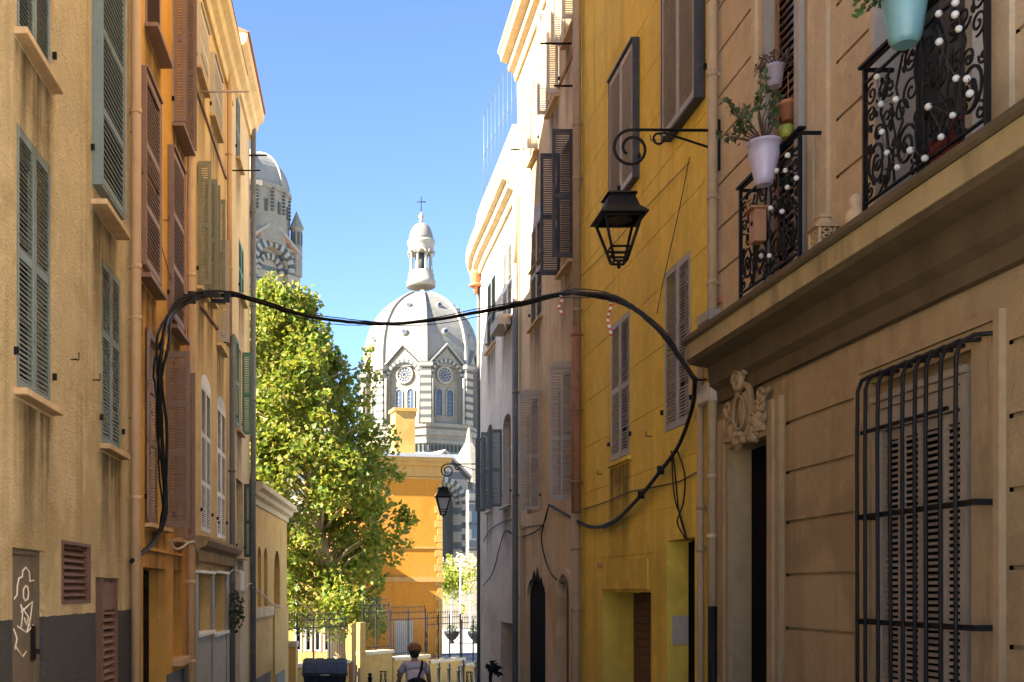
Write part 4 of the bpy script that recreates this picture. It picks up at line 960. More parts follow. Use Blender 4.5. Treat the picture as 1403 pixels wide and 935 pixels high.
for k in range(8):
    a, c = verts8[k], verts8[(k+1) % 8]; mid = (a+c)/2; A = (c-a).normalized(); N = V((A.y, -A.x, 0)); w = (c-a).length
    O = V((mid.x, mid.y, 0)); zs = zc(520); Rr = 2.0
    # inner wall
    core.poly([a-N*.75+UP*z0, c-N*.75+UP*z0, c-N*.75+UP*(ze+2), a-N*.75+UP*(ze+2)])
    arch_panel(strip, O, A, N, w, z0, zs, Rr+.25, ze, zp, .75)
    voussoirs(gab, O, A, N, zs, Rr+.28, Rr+.72, 22, .003, .14)
    for s in (-1, 1):                            # gable coping and its row of small corbels
        p, q = O+A*(s*w/2)+UP*ze, O+UP*zp
        e = (q-p).normalized(); up = V((0,0,1))
        gab.obox(p, e, up, N, -.2, (q-p).length, -.02, .28, -1.3, .42)
        gab.cur = 1
        for j in range(11):
            d = (q-p).length*(j+.6)/11.5; gab.obox(p, e, up, N, d-.09, d+.09, -.36, -.04, .004, .28)
        gab.cur = 0
    if k in (0, 7, 1, 6):
        rc = O+UP*zc(515)-N*.66
        m = MB(); m.lathe(rc, [(1.12,0),(1.12,.04)], 28, N); rw = part(m, 'rose_window', M['cglass'])
        m = MB(); ring(m, rc+N*.1, A, N, 1.2, .2); ring(m, rc+N*.12, A, N, .32, .06)
        for j in range(12):
            t = 2*math.pi*j/12; m.tube([rc+N*.08+(A*math.cos(t)+UP*math.sin(t))*.3, rc+N*.08+(A*math.cos(t)+UP*math.sin(t))*1.05], .05, 5)
            t2 = t+math.pi/12; ring(m, rc+N*.08+(A*math.cos(t2)+UP*math.sin(t2))*.9, A, N, .2, .04, 10)
        part(m, 'tracery', M['crib'], rw)
        for s in (-1, 1):
            o = O+A*(s*.92)+UP*(zc(571))-N*.745; H_ = zc(535)-zc(571)
            m = MB(); m.poly(arched_pts(o, A, N, .95, H_, .03)); wd = part(m, 'arched_window', M['cglass'])
            m = MB()
            pts = arched_pts(o, A, N, 1.15, H_+.1, .1); m.tube(pts, .1, 6, closed=True)
            for j in range(1, 6): m.tube([o+A*-.47+UP*H_*j/7+N*.06, o+A*.47+UP*H_*j/7+N*.06], .025, 4)
            m.tube([o+N*.06, o+N*.06+UP*H_*.93], .03, 4)
            part(m, 'window_frame', M['crib'], wd)
core.cur = 0
part(core, 'drum_wall', M['cst']); part(strip, 'striped_drum', M['cst']); part(gab, 'gable', [M['crib'], M['cgrn']])
m = MB(); m2 = MB()
for k in range(8):
    v = verts8[k]; d = (v-CO).normalized(); p = v+d*.25
    t = V((d.y, -d.x, 0))
    m.obox(V((p.x,p.y,0)), t, d, UP, -.75, .75, -.8, .3, z0, ze+.1)
    for s in (-1, 1): m2.tube([V((p.x,p.y,0))+t*s*.95+d*(-.15)+UP*z0, V((p.x,p.y,0))+t*s*.95+d*(-.15)+UP*(zc(520))], .2, 8)
    m.obox(V((p.x,p.y,0)), t, d, UP, -.95, .95, -.6, .5, ze+.103, ze+.75)
m.build_each('corner_pier', M['cstripe'], cat, 8); m2.build_each('colonnette', M['crib'], cat, 16)
# dome: eight curved segments with ribs
zb, zt_ = ze+.4, zc(388)
tab = [(0,78.5),(.12,79),(.28,78),(.44,75),(.58,69.5),(.70,62),(.80,52.5),(.88,42),(.94,31),(.975,23),(1,18)]   # height fraction, half width
prof = []
for j in range(15):
    t = 1-(1-j/14)**1.5
    for (a, ra), (c, rc) in zip(tab, tab[1:]):
        if a <= t <= c+1e-9: prof.append(((ra+(rc-ra)*(t-a)/(c-a))*kC*.985, zb+(zt_-zb)*t)); break
dm = MB()
for k in range(8):
    a0_, a1_ = k*math.pi/4, (k+1)*math.pi/4
    for (r0, h0_), (r1, h1_) in zip(prof, prof[1:]):
        q = [CO+V((math.sin(t)*r, -math.cos(t)*r, 0))+UP*h for t, r, h in ((a0_,r0,h0_),(a1_,r0,h0_),(a1_,r1,h1_),(a0_,r1,h1_))]; dm.poly(q)
part(dm, 'dome', M['cdome'])
rb = MB()
for k in range(8):
    t = k*math.pi/4; d = V((math.sin(t), -math.cos(t), 0)); tt = V((d.y, -d.x, 0))
    for (r0, h0_), (r1, h1_) in zip(prof, prof[1:]):
        p, q = CO+d*r0+UP*h0_, CO+d*r1+UP*h1_
        e = (q-p).normalized(); o = tt.cross(e); o = o if o.dot(d) > 0 else -o
        rb.obox(p, e, tt, o, -.02, (q-p).length+.02, -.26, .26, -.1, .26)
rb.build_each('dome_rib', M['crib'], cat, 8)
dw = MB()                                        # round dormers on the dome
for k in range(8):
    t = (k+.5)*math.pi/4; d = V((math.sin(t), -math.cos(t), 0))
    for fr, rr in ((.62,.42),(.30,.5)):
        j = fr*14; j0 = int(j); r_ = prof[j0][0]+(prof[j0+1][0]-prof[j0][0])*(j-j0); h_ = prof[j0][1]+(prof[j0+1][1]-prof[j0][1])*(j-j0)
        c = CO+d*(r_*math.cos(math.pi/8))+UP*h_
        dw.cur = 0; dw.lathe(c-d*.6, [(rr,0),(rr,1.0),(rr*.65,1.0)], 10, d); dw.cur = 1; dw.lathe(c+d*.42, [(rr*.62,0),(rr*.62,.02)], 10, d)
dw.build_each('dome_oculus', [M['crib'], M['cglass']], cat, 16)
Yl = 163.0
zl = lambda py: EYE+(HY-py)/K*Yl
m = MB(); m.lathe(CO, [(2.2,zl(394)),(2.25,zl(386)),(2.0,zl(384)),(2.0,zl(377)),(1.85,zl(375)),(1.85,zl(373))], 16); part(m, 'lantern_base', M['crib'])
m = MB()
for k in range(8):
    t = (k+.5)*math.pi/4; c = CO+V((math.sin(t), -math.cos(t), 0))*1.62
    m.lathe(V((c.x,c.y,0)), [(.3,zl(373)),(.2,zl(371)),(.19,zl(350)),(.3,zl(348))], 8)
m.build_each('lantern_column', M['crib'], cat, 8)
m = MB(); m.lathe(CO, [(.75,zl(373)),(.75,zl(348))], 8); part(m, 'lantern_core', M['cgrn'])
m = MB(); m.lathe(CO, [(1.9,zl(348)),(1.95,zl(344)),(1.95,zl(337)),(2.15,zl(335)),(2.15,zl(331)),(1.95,zl(331))], 16)
for k in range(8):
    t = (k+.0)*math.pi/4; d = V((math.sin(t), -math.cos(t), 0)); tt = V((d.y,-d.x,0)); voussoirs(m, CO+d*1.95, tt, d, zl(350), .42, .62, 7, 0, .12)
part(m, 'lantern_cornice', [M['crib'], M['crib']])
m = MB(); m.lathe(CO, [(1.9*math.cos(R(t))**.9, zl(331)+(zl(306)-zl(331))*math.sin(R(t))) for t in range(0, 86, 9)]+[(.2,zl(305))], 16); part(m, 'cupola', M['cdome'])
m = MB(); m.lathe(CO, [(.2,zl(306)),(.35,zl(303)),(.2,zl(301)),(.42,zl(298)),(.42,zl(296)),(.15,zl(293)),(.12,zl(291))], 10); part(m, 'finial', M['crib'])
m = MB(); m.tube([CO+UP*zl(292), CO+UP*zl(270)], .075, 6); m.tube([CO+V((-.75,0,zl(277))), CO+V((.75,0,zl(277)))], .075, 6); part(m, 'cross', M['iron'])
# stepped base of the drum
oct_ = lambda r, z: [CO+V((math.sin(k*math.pi/4), -math.cos(k*math.pi/4), 0))*r+UP*z for k in range(8)]
def ringp(mb, r, za, zb): mb.prism(oct_(r, za), UP*(zb-za))
m = MB()
for r_, ya, yb_ in ((9.4,583,588),(9.0,588,592),(9.9,592,600),(9.6,600,607),(10.4,607,612)): ringp(m, r_, zc(yb_), zc(ya))
ringp(m, 10.1, zc(640), zc(612)); part(m, 'drum_base', M['cst'])
m = MB()
for k in range(8):
    a, c = oct_(10.1, 0)[k], oct_(10.1, 0)[(k+1) % 8]; A = (c-a).normalized(); N = V((A.y,-A.x,0)); L_ = (c-a).length
    for j in range(12): m.obox(a, A, N, UP, L_*(j+.3)/12, L_*(j+.6)/12, .005, .3, zc(622), zc(613))
part(m, 'corbel_table', M['cgrn'])
# lower choir, lean-to roofs, transept front with its striped arch
m = MB(); m.box(CO.x-17, CO.x+16, 152, 190, -3, zc(640)); part(m, 'choir_wall', M['cband2'])
m = MB(); ringp(m, 13.5, zc(690), zc(640)); part(m, 'ambulatory', M['cstripe'])
m = MB(); a = oct_(13.8, zc(640)); c = oct_(10.15, zc(624))
for k in range(8): m.poly([a[k], a[(k+1)%8], c[(k+1)%8], c[k]])
part(m, 'lean_to_roof', M['croof'])
YT = 139.0; kT = YT/K
zt = lambda py: EYE+(HY-py)/K*YT
TO = V(((608-CX)*kT, YT, 0)); A = V((1,0,0)); N = V((0,-1,0))
A = V((math.cos(R(27)), math.sin(R(27)), 0)); N = V((A.y, -A.x, 0))
m = MB(); arch_panel(m, TO, A, N, 7.6, -3, zt(690), 2.75, zt(652), zt(622), 1.2)
m.poly([TO-A*3.8-N*1.2+UP*-3, TO+A*3.8-N*1.2+UP*-3, TO+A*3.8-N*1.2+UP*zt(640), TO-A*3.8-N*1.2+UP*zt(640)])
for s in (-1, 1): m.poly([TO+A*3.8*s-UP*3, TO+A*3.8*s+UP*zt(652), TO+A*3.8*s-N*12+UP*zt(652), TO+A*3.8*s-N*12-UP*3])
m.poly([TO+A*x_-N*1.19+UP*z_ for x_, z_ in ((-3.8,zt(652)),(3.8,zt(652)),(0,zt(623)))])
part(m, 'transept_front', M['cband2'])
m = MB(); voussoirs(m, TO, A, N, zt(690), 2.8, 3.5, 20, .005, .25); voussoirs(m, TO, A, N, zt(690), 2.3, 2.74, 20, -.7, -.3)
for s in (-1, 1):
    for j in range(16):
        m.cur = j % 2; m.obox(TO, A, UP, N, s*3.15-.35, s*3.15+.35, zt(690)-.8*(j+1), zt(690)-.8*j, .005, .25)
m.cur = 0
for s in (-1, 1):
    p, q = TO+A*(s*4.1)+UP*(zt(654)), TO+UP*(zt(620)); e = (q-p).normalized()
    m.obox(p, e, UP, N, 0, (q-p).length, 0, .35, -12, .5); m.cur = 1
    for j in range(14):
        d = (q-p).length*(j+.6)/14.5; m.obox(p, e, UP, N, d-.11, d+.11, -.45, -.05, .004, .35)
    m.cur = 0
part(m, 'striped_arch', [M['crib'], M['cgrn']])
m = MB(); m.poly(arched_pts(TO-N*1.17-UP*1.5, A, N, 4.4, zt(690)+3.6, 0)); part(m, 'arched_window', M['cgrn'])
m = MB()
pc = V(((645-CX)*.1, 147, 0)); zz = lambda py: EYE+(HY-py)/K*147
m.lathe(pc, [(4.6,zz(695)),(4.2,zz(668)),(.55,zz(607)),(.4,zz(600)),(.25,zz(590)),(.06,zz(586))], 8, flat=True); part(m, 'apse_roof', M['cst']); m = MB(); m.lathe(pc, [(3.0,-3),(3.0,zz(690))], 8, flat=True)
part(m, 'apse_tower', M['cband2'])
for px, py0, py1, w_ in ((648, 690, 640, 2.2),):
    m = MB(); c = V(((660-CX)*.094, 136, 0)); m.obox(c, A, N, UP, -2.0, 3.2, -.7, 0, -3, EYE+(HY-672)/K*136); part(m, 'buttress', M['cband2'])
    for j, yy in enumerate((690, 720, 755)):
        m = MB(); m.obox(c, A, N, UP, -2.1, 3.2, -.1, .15, EYE+(HY-yy)/K*136, EYE+(HY-yy+3)/K*136); part(m, 'string_course', M['cgrn'])
    m = MB(); m.poly(arched_pts(c-A*1.2+N*.02+UP*(EYE+(HY-738)/K*135), A, N, .7, 3.6, 0)); part(m, 'slit_window', M['cglass'])
# west tower with small tiled dome, gables and corner turrets
YW = 190.0; kW = YW/K; zw = lambda py: EYE+(HY-py)/K*YW
WO = V(((341-CX)*kW, YW, 0)); hd = 9.2
cor = [WO+V((0,-hd,0)), WO+V((hd,0,0)), WO+V((0,hd,0)), WO+V((-hd,0,0))]
m = MB(); gb = MB(); st = MB()
for k in range(4):
    a, c = cor[k], cor[(k+1)%4]; mid = (a+c)/2; A = (c-a).normalized(); N = V((A.y,-A.x,0)); w = (c-a).length
    arch_panel(m, mid, A, N, w, -3, zw(378), 3.6, zw(352), zw(320), 1.0)
    m.poly([a-N+UP*-3, c-N+UP*-3, c-N+UP*zw(340), a-N+UP*zw(340)])
    voussoirs(gb, mid, A, N, zw(378), 3.65, 5.0, 19, .005, .35); voussoirs(gb, mid, A, N, zw(382), 2.2, 3.2, 15, -.9, -.5)
    for s in (-1, 1):
        p, q = mid+A*(s*w/2)+UP*zw(354), mid+UP*zw(319); e = (q-p).normalized(); gb.cur = 0
        gb.obox(p, e, UP, N, 0, (q-p).length, 0, .6, -3, .6); gb.cur = 2
        for j in range(20):
            d = (q-p).length*(j+.5)/20.5; gb.obox(p, e, UP, N, d-.13, d+.13, -.35, -.05, .005, .3)
    gb.cur = 0
tw = part(m, 'west_tower', M['cband2']); part(gb, 'tower_gable', [M['crib'], M['cgrn'], M['tile']], tw)
m = MB()
for k in range(4):
    o = cor[k]; o = WO+(o-WO)*.93
    hs = 314 if k == 1 else 300; m.cur = 0; m.lathe(V((o.x,o.y,0)), [(1.05,zw(380)),(1.05,zw(hs+2)),(1.3,zw(hs+1)),(1.3,zw(hs))], 8, flat=True)
    m.lathe(V((o.x,o.y,0)), [(1.35,zw(hs)),(.05,zw(hs-24 if k == 1 else hs-36))], 8, flat=True)
    m.cur = 1
    for j in range(8):
        t = (j+.5)*math.pi/4; d = V((math.sin(t),-math.cos(t),0)); tt = V((d.y,-d.x,0)); m.poly(arched_pts(V((o.x,o.y,zw(hs+24)))+d*1.06, tt, d, .45, 2.4, 0))
m.build_each('turret', [M['cst'], M['cgrn']], tw, 4)
m = MB(); m.lathe(WO, [(7.3,zw(345)),(7.3,zw(276)),(7.7,zw(275)),(7.7,zw(268)),(7.1,zw(266))], 16, flat=True)
m.cur = 1
for j in range(16):
    t = (j+.5)*math.pi/8; d = V((math.sin(t),-math.cos(t),0)); tt = V((d.y,-d.x,0)); o = WO+d*7.22
    for h in range(7): m.obox(V((o.x,o.y,0)), tt, d, UP, -.9, -.4, .0, .35, zw(304)+h*.62, zw(304)+h*.62+.25)
    m.obox(V((o.x,o.y,0)), tt, d, UP, .25, .85, -.02, .12, zw(306), zw(290))
part(m, 'tower_drum', [M['cst'], M['cgrn']], tw)
M['ctile'] = stone('scalloped_dome_tiles', (.30,.275,.24), scale=.4, joint=1.3)
m = MB()
for k in range(8):
    a0_, a1_ = (k+.25)*math.pi/4, (k+1.25)*math.pi/4
    pr = [(7.3*math.cos(R(t))**.85, zw(266)+(zw(212)-zw(266))*math.sin(R(t))) for t in range(0, 91, 9)]
    for (r0, h0_), (r1, h1_) in zip(pr, pr[1:]):
        m.poly([WO+V((math.sin(t)*r, -math.cos(t)*r, 0))+UP*h for t, r, h in ((a0_,r0,h0_),(a1_,r0,h0_),(a1_,r1,h1_),(a0_,r1,h1_))])
part(m, 'tower_dome', M['ctile'], tw)
m = MB()
for k in range(8):
    t = (k+.25)*math.pi/4; d = V((math.sin(t),-math.cos(t),0)); m.tube([WO+d*r+UP*h for r, h in pr[:-1]], .25, 5)
m.build_each('tower_dome_rib', M['crib'], tw, 8)
m = MB(); m.box(CO.x-34, CO.x-12, 165, 200, -3, zw(600)); part(m, 'nave_wall', M['cband2'])
# ================================================================ ORANGE SCHOOL BUILDING
M['school'] = stucco('orange_school_render', (.58,.235,.028), (.52,.20,.024), grain=12, bump=.15, big=.35, streak=.3)
M['schoolpale'] = stucco('ochre_trim', (.52,.31,.09), (.44,.25,.07), grain=12, bump=.15, big=.6, streak=.4)
M['zinc'] = plain('zinc_roof', (.36,.36,.36), .5)
C1 = V((5.12,55,0)); d1 = V((.978,.208,0)).normalized(); C0 = C1-d1*4.85; nl = V((-d1.y, d1.x, 0)); L1_ = (C1-C0).length; rd_ = nl   
sb = thing('school_building', V((3,55,-2.2)), 'orange building with pale bands, quoins and a square chimney behind the plane tree', 'building')
def SP(u, w, z): return C0+d1*u+rd_*w+UP*z
zr = 8.55
def sbox(mb, u0, u1, w0, w1, z0, z1): mb.obox(C0, d1, rd_, UP, u0, u1, w0, w1, z0, z1)
# the body stands behind its two visible fronts
m = MB(); m.prism([SP(0,0,-2.6), SP(L1_,0,-2.6), SP(L1_,6,-2.6), SP(0,6,-2.6)], UP*(8.0+2.6)); m.build('wall', M['school'], sb)
m = MB()
for zA, zB, o in ((3.72,3.82,.05),(2.0,2.25,.12),(7.3,7.42,.05)): sbox(m, -o, L1_+o, -o, 0, zA, zB); sbox(m, -o, 0, .001, 6, zA, zB)
m.build_each('string_course', M['schoolpale'], sb, 6)
m = MB()
for z0_, z1_2, o in ((7.45,8.0,.10),(8.0,8.2,.3),(8.2,8.4,.42)): sbox(m, -o, L1_+o, -o, 6, z0_+.002, z1_2)
m.build('cornice', M['schoolpale'], sb)
m = MB(); sbox(m, -.5, L1_+.5, -.5, 6.2, 8.403, 8.58); m.build('roof', M['zinc'], sb)
m = MB()
for k in range(26):
    z = -2.4+k*.38; e = .36 if k % 2 else .22
    if z < 7: sbox(m, L1_-e, L1_+.04, -.04, 0.0, z, z+.36); sbox(m, L1_+.001, L1_+.04, .0, .5, z, z+.36)
m.build('quoin', M['schoolpale'], sb)
m = MB(); cb_ = at(540, 700, 55)
cu_ = (V((at(554,0,55).x,55,0))-C0).dot(d1)
sbox(m, cu_-.5, cu_+.55, .3, 1.3, 8.59, 10.85); ch = m.build('chimney', M['schoolpale'], sb)
m = MB(); sbox(m, cu_-.6, cu_+.65, .2, 1.4, 10.853, 11.02); m.build('chimney_cap', M['schoolpale'], ch)
m = MB()
gu = (V((at(557,0,54).x,54,0))-C0).dot(d1)
sbox(m, gu-.5, gu+.5, -.03, .0, -2.3, .0); m.build('door', M['gdoor'], sb)
M['wingshade'] = paint('tree_shaded_white_paint', (.42,.41,.38), wear=.3)  # tree shade put into the white of the wing frames
# wing of the school in the tree shade, white window frames
wg_ = thing('school_wing', V((-4,50,-2.2)), 'low ochre wing with tall white-framed windows in the shade of the plane tree', 'building')
m = MB()
fw = F((-9.5, 51.2), (9.8, -.9), 'L'); fw.n = V((-.09,-1,0)).normalized()
holes = []
def wx(px):                                      # where a sight line meets the wing
    t = (px-CX)/K; P, d = fw.P, fw.d; return (t*P.y-P.x)/(d.x-t*d.y)
for p0, p1 in ((404,414),(417,427),(430,440),(443,452)): holes.append((wx(p0), wx(p1), -1.35, 1.0, .3))
wall_sheet(m, fw, 0, 9.8, -2.6, 3.4, holes); body(m, fw, 0, 9.8, -2.6, 3.4, 5); m.build('wall', [M['schoolpale'], M['dark']], wg_)
for h in holes:
    m = MB()
    for a, c in ((h[0],h[0]+.09),(h[1]-.09,h[1])): fw.box(m, a, c, h[2], h[3], -.2, .03)
    fw.box(m, h[0]+.09, h[1]-.09, h[3]-.1, h[3], -.2, .02); fw.box(m, h[0]+.09, h[1]-.09, h[2], h[2]+.08, -.2, .02); fw.box(m, h[0]+.09, h[1]-.09, .2, .28, -.2, 0)
    m.build('window_frame', M['wingshade'], wg_)
m = MB(); m.prism([fw.pt(-.2,3.4,.3), fw.pt(-.2,3.4,-5.2), fw.pt(-.2,4.6,-2.4)], fw.d*10.2); m.build('roof', M['tile'], wg_)
# ================================================================ YARD WALL, FENCE, GATE PIERS
M['ywall'] = stucco('yellow_yard_wall', (.55,.34,.10), (.48,.28,.08), grain=20, bump=.2, streak=.3)
M['cap'] = stone('wall_cap', (.64,.52,.32), scale=2)
FW = F((-1.88, 32), (5.5+1.88, 10), 'L'); fy = FW
yn = thing('yard_wall', V((1.5,37,-2.1)), 'low yellow yard wall stepping down to the right with pale caps', 'wall')
def seg(p0, p1, py):
    u0, u1 = fy.u(p0), fy.u(p1); zt = fy.z((p0+p1)/2, py); m = MB(); fy.box(m, u0, u1-.01, -2.4, zt-.12, -.35, 0); m.build('wall_panel', M['ywall'], yn)
    m = MB(); fy.box(m, u0-.04, u1+.02, zt-.117, zt, -.42, .07); m.build('wall_cap', M['cap'], yn, bevel=.015); return u0, u1, zt
ss = [seg(500,538,892), seg(539,588,899), seg(589,636,903), seg(637,668,907)]
sl = seg(388,478,908)
g = thing('gate_pier', fy.pt(fy.u(483), gz(36), 0), 'pair of slim pale stone gate piers beside the dumpster', 'gate pier')
for p0, p1, py in ((479,487,855),(491,500,853)):
    m = MB(); u0, u1 = fy.u(p0), fy.u(p1); fy.box(m, u0+.02, u1-.04, -2.4, fy.z(p0,py), -.1, .06); m.build('pier_shaft', M['schoolpale'], g, bevel=.015)
def fence(segs_, label, hz):
    fn = thing('iron_fence', fy.pt(segs_[0][0], segs_[0][2], -.15), label, 'fence')
    for u0, u1, zb in segs_:
        zt = zb+hz; n = max(2, int(round((u1-u0)/.95))); m = MB()
        for k in range(n+1):
            u = u0+.03+(u1-u0-.06)*k/n; m = MB(); fy.box(m, u-.02, u+.02, zb+.002, zt+.06, -.17, -.13); m.build('post', M['fpost'], fn)
        m = MB()
        for z in (zb+.12, zt-.3, zt-.06): fy.box(m, u0, u1, z-.014, z+.014, -.165, -.135)
        m.build_each('rail', M['iron'], fn, 3)
        m = MB(); n2 = int((u1-u0)/.13)
        for k in range(n2):
            p = fy.pt(u0+.08+.13*k, 0, -.15); m.tube([p+UP*(zb+.1), p+UP*(zt+.1)], .007, 5)
            m.lathe(V((p.x,p.y,zt+.1)), [(.012,0),(.022,.03),(.001,.11)], 5)
        m.build('bar', M['iron'], fn)
M['fpost'] = paint('dark_red_iron', (.010,.004,.0035), wear=.3)
fence([(sl[0], fy.u(478), sl[2]-.35)], 'tall spiked iron fence in front of the tree trunk, left of the gate piers', 1.75)
fence([(fy.u(501), fy.u(538), ss[0][2]), (fy.u(539), fy.u(588), ss[1][2]), (fy.u(589), fy.u(636), ss[2][2]), (fy.u(637), fy.u(668), ss[3][2])], 'tall spiked iron fence on top of the stepped yellow yard wall', 1.62)
# ================================================================ PLANE TREE
M['bark'] = stucco('mottled_bark', (.44,.34,.20), (.22,.16,.09), grain=6, bump=.5, big=1.6, streak=.2, dist=.03)
M['pleaf'] = leafmat('plane_leaf', [(.085,.145,.014), (.14,.21,.018), (.25,.27,.022), (.20,.23,.024), (.33,.31,.035), (.26,.20,.04)], .55)
TB = V((-.2, 40.5, gz(40.5)))
tr = thing('plane_tree', TB, 'tall yellowing plane tree in front of the orange building', 'tree')
m = MB()
m.tube([TB, TB+V((0,0,.4)), TB+V((-.1,0,2.2)), TB+V((-.45,.1,4.4)), TB+V((-1.0,.2,7.2)), TB+V((-1.5,.3,10.5)), TB+V((-1.9,.3,13.5))], [.46,.37,.33,.29,.22,.14,.04], 12)
m.build('trunk', M['bark'], tr)
EN = [(.9,1.6,-.3),(2.2,2.3,-.5),(4.2,3.0,-1.15),(6.2,3.4,-1.45),(8.2,3.5,-1.6),(10.2,3.1,-1.75),(12,2.4,-2.0),(13.6,1.7,-2.1),(15,1.1,-2.15),(16.0,.4,-2.2)]
def env(h):
    for (a, ra, xa), (c, rc, xc) in zip(EN, EN[1:]):
        if a <= h <= c: t = (h-a)/(c-a); return ra+(rc-ra)*t, xa+(xc-xa)*t
    return .3, -2.3
rng = random.Random(11)
lm = MB(); crown = MB()
clumps = []
for _ in range(360):
    h = 2.4+13.0*rng.random()**.9; r_, xo = env(h)
    if rng.random() < .3: rr = r_*rng.uniform(.2,.7)
    else: rr = r_*rng.uniform(.72,1.02)
    a = rng.uniform(0, 2*math.pi)
    clumps.append((V((TB.x+xo+rr*math.cos(a), TB.y+rr*math.sin(a), TB.z+h*.97)), rng.choice((.35,.5,.6,.75,.95))))
for px, py, rr in ((500,500,.35),(512,520,.4),(556,715,.5),(545,700,.45),(540,650,.5),(505,545,.4),(560,708,.3),(505,480,.25),(540,770,.3),(520,800,.3)):
    p = at(px, py, 40.5); clumps.append((p, rr))
tp = lambda h: TB+V((-1.9*(max(0,h)/13.5)**1.2, .2, h))
for c, r_ in clumps[::3]:
    h = max(1.8, c.z-TB.z-1.2-abs(c.x-TB.x)*.3); s = tp(min(h, 12.5)); mid = s.lerp(c, .5)+UP*rng.uniform(.1,.5)
    lm.tube([s, mid, c], [.07, .04, .012], 5)
lm.build('limbs', M['bark'], tr)
def tleaf(mb, p, s, rg, tilt=None):
    a = V((rg.gauss(0,1), rg.gauss(0,1), rg.gauss(0,.7)-.25)).normalized(); nn = V((rg.gauss(0,.8), rg.gauss(0,.8), rg.gauss(.6,.8))).normalized(); q = nn.cross(a)
    if q.length < .05: return
    q.normalize(); nn = a.cross(q)*s*.14
    i = len(mb.v)
    for x, y, z in ((-.5,0,0),(-.2,.5,.6),(.1,.28,.3),(.55,0,.2),(.1,-.28,.3),(-.2,-.5,.6)): mb.v.append(tuple(p+a*(x*s)+q*(y*s)+nn*z))
    mb.face((i,i+1,i+2,i+3)); mb.face((i,i+3,i+4,i+5))
for c, r_ in clumps:
    n = int(115*(r_/.6)**2)
    for _ in range(n):
        d = V((rng.gauss(0,1), rng.gauss(0,1), rng.gauss(0,.8))); d = d.normalized()*(rng.random()**.45)*r_
        tleaf(crown, c+d, rng.uniform(.11,.25), rng)
crown.build('crown', M['pleaf'], tr)
# street trees and things beyond the yard
M['lleaf'] = leafmat('lime_leaf', [(.20,.24,.03),(.34,.36,.05),(.26,.30,.03)], .45)
M['pale'] = leafmat('overexposed_leaf', [(.42,.38,.20),(.55,.48,.24),(.38,.34,.16)], .4)  # haze and overexposure put into these pale leaf colours
M['wbark'] = plain('whitewashed_bark', (.62,.58,.5), .8)
for px, py, Y, r_, mat, lab in ((617,797,76,1.25,'lleaf','young lime green street tree with pale trunk beside the orange building'), (643,785,82,2.0,'pale','street tree with overexposed pale leaves next to the grey corner house')):
    c = at(px, py, Y); b0 = V((c.x+.1, Y, -2.2)); t_ = thing('street_tree', b0, lab, 'tree')
    m = MB(); m.tube([b0, b0+UP*(c.z+1.2)*.9, c], [.12,.09,.03], 8); m.tube([b0+UP*(c.z+1.0)*.9, c+V((-.7,0,.2))], [.06,.02], 6); m.tube([b0+UP*(c.z+1.0)*.9, c+V((.6,.1,.5))], [.06,.02], 6); m.build('trunk', M['wbark'], t_)
    m = MB()
    for _ in range(60):
        q = c+V((rng.gauss(0,.45)*r_, rng.gauss(0,.45)*r_, rng.gauss(0,.5)*r_))
        for _ in range(22): tleaf(m, q+V((rng.gauss(0,.2),rng.gauss(0,.2),rng.gauss(0,.2)))*r_*.8, rng.uniform(.15,.3), rng)
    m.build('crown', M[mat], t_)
M['ppave'] = stone('white_esplanade', (.38,.36,.33), scale=.2)
mb = MB(); mb.poly([(4.4,62,-2.18),(30,62,-2.18),(30,135,-2.18),(4.4,135,-2.18)]); tag(mb.build('esplanade', M['ppave']), kind='structure')
pb = thing('garden_wall', V((14,100,-2.2)), 'white rendered terrace wall at the foot of the cathedral', 'wall')
m = MB(); m.box(9.2, 26, 104, 105, -2.2, 3.3); m.build('wall_panel', M['cst'], pb)
m = MB(); m.box(9.0, 26.2, 103.8, 105.2, 3.303, 3.6); m.build('wall_cap', M['crib'], pb)
for px, Y, lab in ((619,74,'dark bowl planter on the esplanade, the one under the lime green tree'),(651,74,'dark bowl planter on the esplanade, the one close to the grey corner house')):
    c = at(px, 879, Y); t_ = thing('bowl_planter', V((c.x,Y,-2.18)), lab, 'planter', 'bowl planters on the esplanade')
    m = MB(); m.lathe(V((c.x,Y,-2.18)), [(.15,0),(.18,.12),(.10,.2),(.3,.34),(.5,.62),(.54,.85),(.5,.86),(.42,.7)], 14); m.build('bowl', M['iron'], t_)
    m = MB(); leafcloud(m, V((c.x,Y,-1.15)), .4, 160, .16); m.build('foliage', M['leafdark'], t_)
rs = at(631, 765, 66); b0 = V((rs.x, 66, -2.18)); t_ = thing('ring_sign', b0, 'slim white pole topped by a white ring beside the small lime green tree', 'sign')
m = MB(); m.tube([b0, V((rs.x,66,rs.z-.28))], .035, 8); m.build('pole', M['white'], t_)
m = MB(); m.tube([V((rs.x+.24*math.cos(a), 66, rs.z+.24*math.sin(a))) for a in [2*math.pi*k/20 for k in range(20)]], .05, 6, closed=True); m.build('ring', M['white'], t_)
